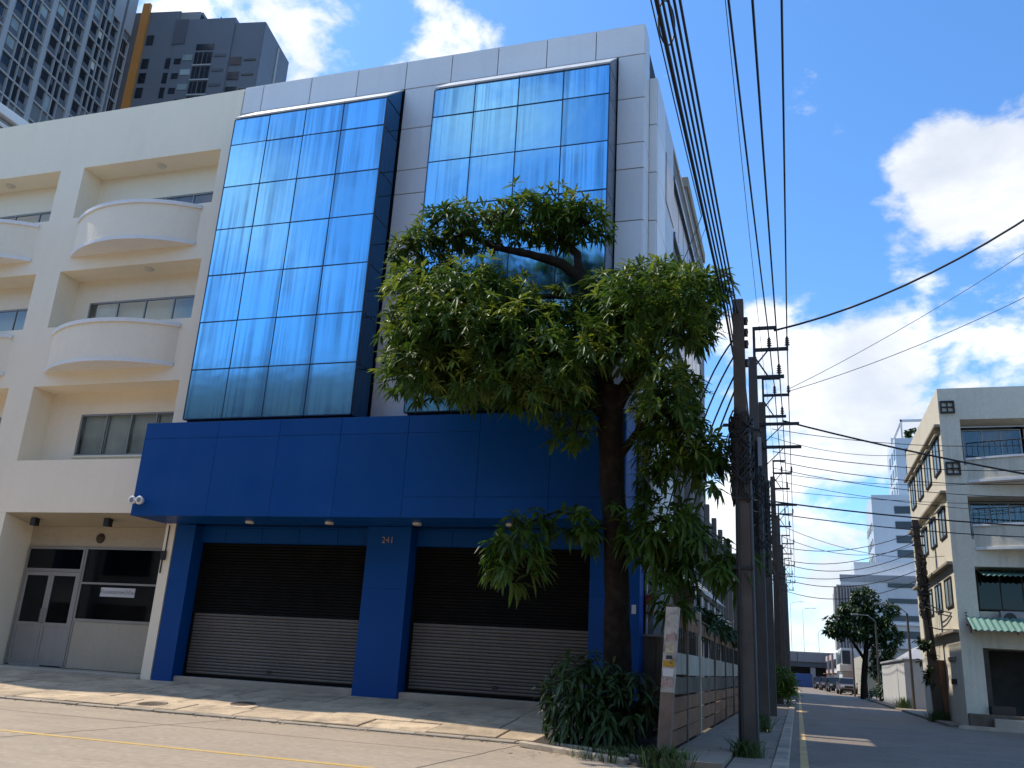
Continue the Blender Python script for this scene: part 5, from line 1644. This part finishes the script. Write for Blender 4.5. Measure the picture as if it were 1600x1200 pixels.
leaf_mesh('roof_garden', 'leaf_dark', lobe_whorls([(22.2, 172, 45.6, 1.6, 1.0, 1.4, 1.0), (24.6, 172, 46.0, 1.2, 1.0, 1.5, 1.0)], 20, 81), far, .9, .25, (5, 7), seed=82, kind='stuff')
for z in np.arange(28, 44, 3.2):
    for k in range(3):
        piece('window', 18.52, 18.59, 171.0 + 4 * k, 173.0 + 4 * k, z, z + 2.0, 'far_window', far, .01)
    piece('window', 20.2, 21.2, 169.92, 169.99, z, z + 1.6, 'far_window', far, .01)


# ------------------------------------------------------------------ parked vehicles
def vehicle(x, y, rz, body_m, pickup, label):
    t = thing('parked_car', label, 'car', (x, y, 0), 'vehicles parked along the kerb')
    hw = .86
    # side profile (y along the car, front at -y), lofted across the width with tumblehome
    low = [(-2.45, .45), (-2.5, .75), (-2.38, .98), (-1.25, 1.08), (-1.2, 1.08), (1.0, 1.1), (2.35, 1.05), (2.45, .8), (2.4, .45)]
    n = len(low)
    vs = []
    for sx, sc in ((-1, .93), (-1, 1.0), (1, 1.0), (1, .93)):
        for (a, z) in low:
            vs.append((x + sx * hw * sc, y + a * (1 if sc == 1.0 else .985), z if sc == 1.0 or z > .5 else z))
    fs = []
    for s in range(3):
        for i in range(n - 1):
            fs.append((s * n + i, s * n + i + 1, (s + 1) * n + i + 1, (s + 1) * n + i))
    fs += [tuple(range(n)), tuple(range(4 * n - 1, 3 * n - 1, -1)), (0, n, 2 * n, 3 * n), (n - 1, 4 * n - 1, 3 * n - 1, 2 * n - 1)]
    MB().add(vs, fs).build('body', body_m, t)
    e = .75 if pickup else 2.1
    MB().hexa([(x - .80, y - 1.2, 1.08), (x + .80, y - 1.2, 1.08), (x + .80, y + e, 1.1), (x - .80, y + e, 1.1), (x - .62, y - .55, 1.66), (x + .62, y - .55, 1.66), (x + .62, y + e - .3, 1.68), (x - .62, y + e - .3, 1.68)]).build('cabin', 'car_glass', t)
    MB().hexa([(x - .64, y - .58, 1.655), (x + .64, y - .58, 1.655), (x + .64, y + e - .26, 1.675), (x - .64, y + e - .26, 1.675), (x - .58, y - .48, 1.73), (x + .58, y - .48, 1.73), (x + .58, y + e - .35, 1.74), (x - .58, y + e - .35, 1.74)]).build('roof', body_m, t)
    for sx in (-1, 1):
        for yy in (-1.55, 1.5):
            w = MB().lathe((x + sx * .78, y + yy, .36), [(.2, -.11), (.34, -.11), (.37, -.06), (.37, .06), (.34, .11), (.2, .11)], 18, 'x').build('wheel', 'rubber', t)
            MB().lathe((x + sx * .80, y + yy, .36), [(.05, -.1), (.21, -.1), (.22, .1), (.05, .1)], 12, 'x').build('rim', 'alu_grey', w)
        piece('headlight', x + sx * .62 - .16, x + sx * .62 + .16, y - 2.52, y - 2.40, .74, .92, 'headlamp', t, .02)
        piece('tail_light', x + sx * .74 - .08, x + sx * .74 + .08, y + 2.38, y + 2.47, .75, 1.0, 'tail_red', t, .02)
        piece('mirror', x + sx * .98 - .09, x + sx * .98 + .09, y - .95, y - .85, 1.08, 1.24, body_m, t, .02)
    piece('grille', x - .42, x + .42, y - 2.53, y - 2.42, .70, .90, 'black_plastic', t, .02)
    piece('bumper', x - .84, x + .84, y - 2.56, y - 2.40, .42, .62, 'black_plastic' if pickup else body_m, t, .03)
    t.rotation_euler.z = rz
    return t


vehicle(4.95, 106, R(3), 'car_silver', True, 'silver pickup, nearest of the vehicles parked on the far kerb')
vehicle(4.25, 120, R(3), 'car_dark', False, 'dark van parked second in the row behind the silver pickup')
vehicle(3.7, 133, R(3), 'car_maroon', True, 'maroon car parked third in the row')
vehicle(3.2, 145, R(3), 'car_dark', False, 'small dark car, farthest in the parked row')

# ================================================================== TOWERS BEHIND THE CREAM ROOF
AN = R(10)


def tower(label):
    t = link('residential_tower', None, (0, 0, 0), None)
    return setprops(t, label, 'tower')


E1 = Vector((math.cos(AN), math.sin(AN), 0))
E2 = Vector((-math.sin(AN), math.cos(AN), 0))
T0 = Vector((-102.98, 100.0, 0.0))


def tower_root(name, label):
    t = bpy.data.objects.new(name, None)
    COL.objects.link(t)
    t.location = T0
    t.rotation_euler = (0, 0, AN)
    WL[t.name] = Vector((0, 0, 0))          # children are given in the tower's own axes
    return setprops(t, label, 'tower')


ta = tower_root('residential_tower', 'grey tower with a dense grid of dark windows in the upper left corner')
AX = -1.41
MB().box(-22, AX - .35, -60, -2.0, 0, 116).build('core', 'tower_grey', ta)
FL = [73.98 + 2.92 * k for k in range(-6, 14)]
cols = []          # (s0, s1, kind)
base = -24.45
for r_ in range(-3, 3):
    o = base + 7.48 * r_
    cols += [(o, o + 1.25, 'bal'), (o + 1.27, o + 2.5, 'bal'), (o + 2.55, o + 4.45, 'win'), (o + 4.45, o + 5.35, 'pil'), (o + 5.35, o + 7.4, 'win2')]
cols += [(-3.8, -2.95, 'bal'), (-2.93, -2.05, 'bal'), (-4.75, -3.85, 'pil')]
cols = [c for c in cols if c[1] <= -3.8 or c[0] >= -4.8]
cols = [c for c in cols if c[0] > -34 and not (c[2] != 'pil' and c[1] > -4.75 and c[0] < -4.0) and c[1] < -1.9]
for s0, s1, kd in cols:
    if kd == 'pil':
        piece('pilaster', AX - .38, AX + .02, s0, s1, 60, 112, 'tower_light', ta, .02)
for z in FL:
    if z > 60:
        piece('floor_edge', AX - .36, AX - .06, -40, -4.8, z - .14, z + .14, 'tower_light', ta, .02)
        if z < 99:
            piece('floor_edge', AX - .36, AX - .06, -3.84, -1.9, z - .14, z + .14, 'tower_light', ta, .02)
seen = set()
for s0, s1, kd in cols:
    if kd == 'pil':
        continue
    for z in FL:
        # keep the windows that can show above the roof edge of the shophouse
        if z < 62 + (s0 + 34) * .62 or z > 93.5 + (s0 + 34) * .42:
            continue
        if s0 > -4.8 and z > 95:
            continue
        if kd == 'bal':
            piece('window', AX - .40, AX - .30, s0 + .06, s1 - .06, z + .16, z + 2.76, 'window_teal' if random.random() < .05 else 'tower_window', ta, .02)
            if random.random() < .35:
                piece('blind', AX - .298, AX - .285, s0 + .1, s1 - .1 - random.uniform(0, .5), z + 1.2 + random.uniform(0, .8), z + 2.7, 'tower_mid' if random.random() < .7 else 'curtain', ta, .01)
        else:
            piece('window', AX - .36, AX - .325, s0 + .12 if kd == 'win' else s0 + .55, s1 - .35 if kd == 'win' else s1 - .12, z + 1.25, z + 2.74, 'window_teal' if random.random() < .16 else 'tower_window', ta, .02)
            piece('spandrel', AX - .36, AX - .33, s0 + .06, s1 - .06, z + .15, z + 1.22, 'tower_mid', ta, .02)
for k in range(-4, 3):
    for c in (base + 7.48 * k, base + 7.48 * k + 1.26, base + 7.48 * k + 2.52):
        if c < -5 and c > -36:
            piece('fin', AX - .36, AX - .02, c - .05, c + .05, 60, 112, 'tower_light', ta, .01)
piece('end_fin', AX - .36, AX + .0, -1.95, -1.8, 60, 97.5, 'tower_light', ta, .02)
piece('end_wall', AX - .5, AX - .04, -6.9, -1.8, 99.0, 113, 'tower_light', ta, .03)

tb = tower_root('charcoal_tower', 'charcoal tower with an orange stripe behind the roof corner of the shophouse')
MB().box(-6, 5.6, .0, 11, 0, 105.4).box(5.62, 16.0, -.15, 10.8, 0, 103.4).box(16.02, 21.3, .15, 10.7, 0, 102.5).build('wall', 'tower_dark', tb)
piece('orange_stripe', -1.35, -.02, -.6, .0, 40, 106.9, 'tower_orange', tb, .04)
piece('side_wall', 21.31, 21.42, .2, 10.7, 50, 102.45, 'tower_side', tb, .02)
piece('side_rib', 21.43, 21.6, 5.6, 6.1, 50, 101.6, 'tower_light', tb, .02)
piece('recess_panel', 5.25, 7.5, -.28, -.16, 98.35, 103.4, 'tower_mid', tb, .02)
piece('roof_rail', 5.6, 9.2, .1, .3, 103.5, 105.2, 'alu_grey', tb, .03)
piece('roof_box', 3.6, 9.0, 1.2, 5.0, 105.4, 106.0, 'tower_side', tb, .03)
MB().tube([(12.6, 1, 103.4), (12.6, 1, 104.6)], .1, 6).build('antenna', 'steel_dark', tb)
piece('window', 9.85, 13.0, -.27, -.16, 97.0, 98.15, 'tower_window', tb, .02)
for k in range(5):
    zt = 96.5 - 2.93 * k
    for x0, x1 in ((9.85, 11.2), (11.4, 12.95)):
        piece('window', x0, x1, -.25, -.16, zt - 2.4, zt, 'tower_window', tb, .02)
        piece('window_bar', (x0 + x1) / 2 - .04, (x0 + x1) / 2 + .04, -.30, -.255, zt - 2.4, zt, 'tower_mid', tb, .01)
    piece('floor_edge', 9.7, 13.1, -.34, -.16, zt - 2.75, zt - 2.45, 'tower_light', tb, .02)
    piece('window', 4.65, 5.55, -.1, -.005, zt - 2.9, zt - .85, 'tower_window', tb, .02)
    piece('window', 6.3, 7.5, -.25, -.16, zt - 2.2, zt - 1.1, 'tower_window', tb, .02)
    piece('window', 7.75, 9.5, -.25, -.16, zt - 1.55, zt - .4, 'window_teal' if k < 3 else 'tower_window', tb, .02)
    piece('window', 13.3, 15.4, -.25, -.16, zt - 1.0, zt - .45, 'tower_mid', tb, .02)
    piece('window', 16.2, 18.15, .05, .14, zt - 2.6, zt - 1.0, 'tower_window', tb, .02)
    piece('window', 18.6, 20.7, .05, .14, zt - 1.8, zt - 1.4, 'tower_window', tb, .02)
for z in (98.5, 93.7, 90.8, 87.9):
    piece('window', .3, 1.6, -.1, -.005, z, z + 2.0, 'tower_window', tb, .02)

# ================================================================== SHOPHOUSES BEHIND THE CAMERA (seen in the mirror glass)
ob = thing('opposite_shophouse', 'grey shophouse across the road reflected in the lower mirror glass', 'building', (-25, -8, 0))
oy = -7.0
MB().box(-60, 10, oy - 8, oy - .4, 0, 18.0).build('wall', 'opposite_wall', ob)
for k in range(12):
    x0 = -58 + k * 5.6
    piece('pilaster', x0, x0 + .7, oy - .4, oy, 0, 18.4 + (.4 if k % 2 else 0), 'opposite_wall', ob, .03)
    for z in (5.5, 9.3, 13.1):
        piece('window', x0 + 1.2, x0 + 5.0, oy - .38, oy - .3, z, z + 2.2, 'far_window', ob, .02)
    piece('shutter', x0 + .9, x0 + 5.4, oy - .38, oy - .3, .2, 3.6, 'shutter_grey', ob, .02)
piece('roof_edge', -60, 10, oy - .6, oy + .2, 18.0, 18.35, 'opposite_wall', ob, .03)
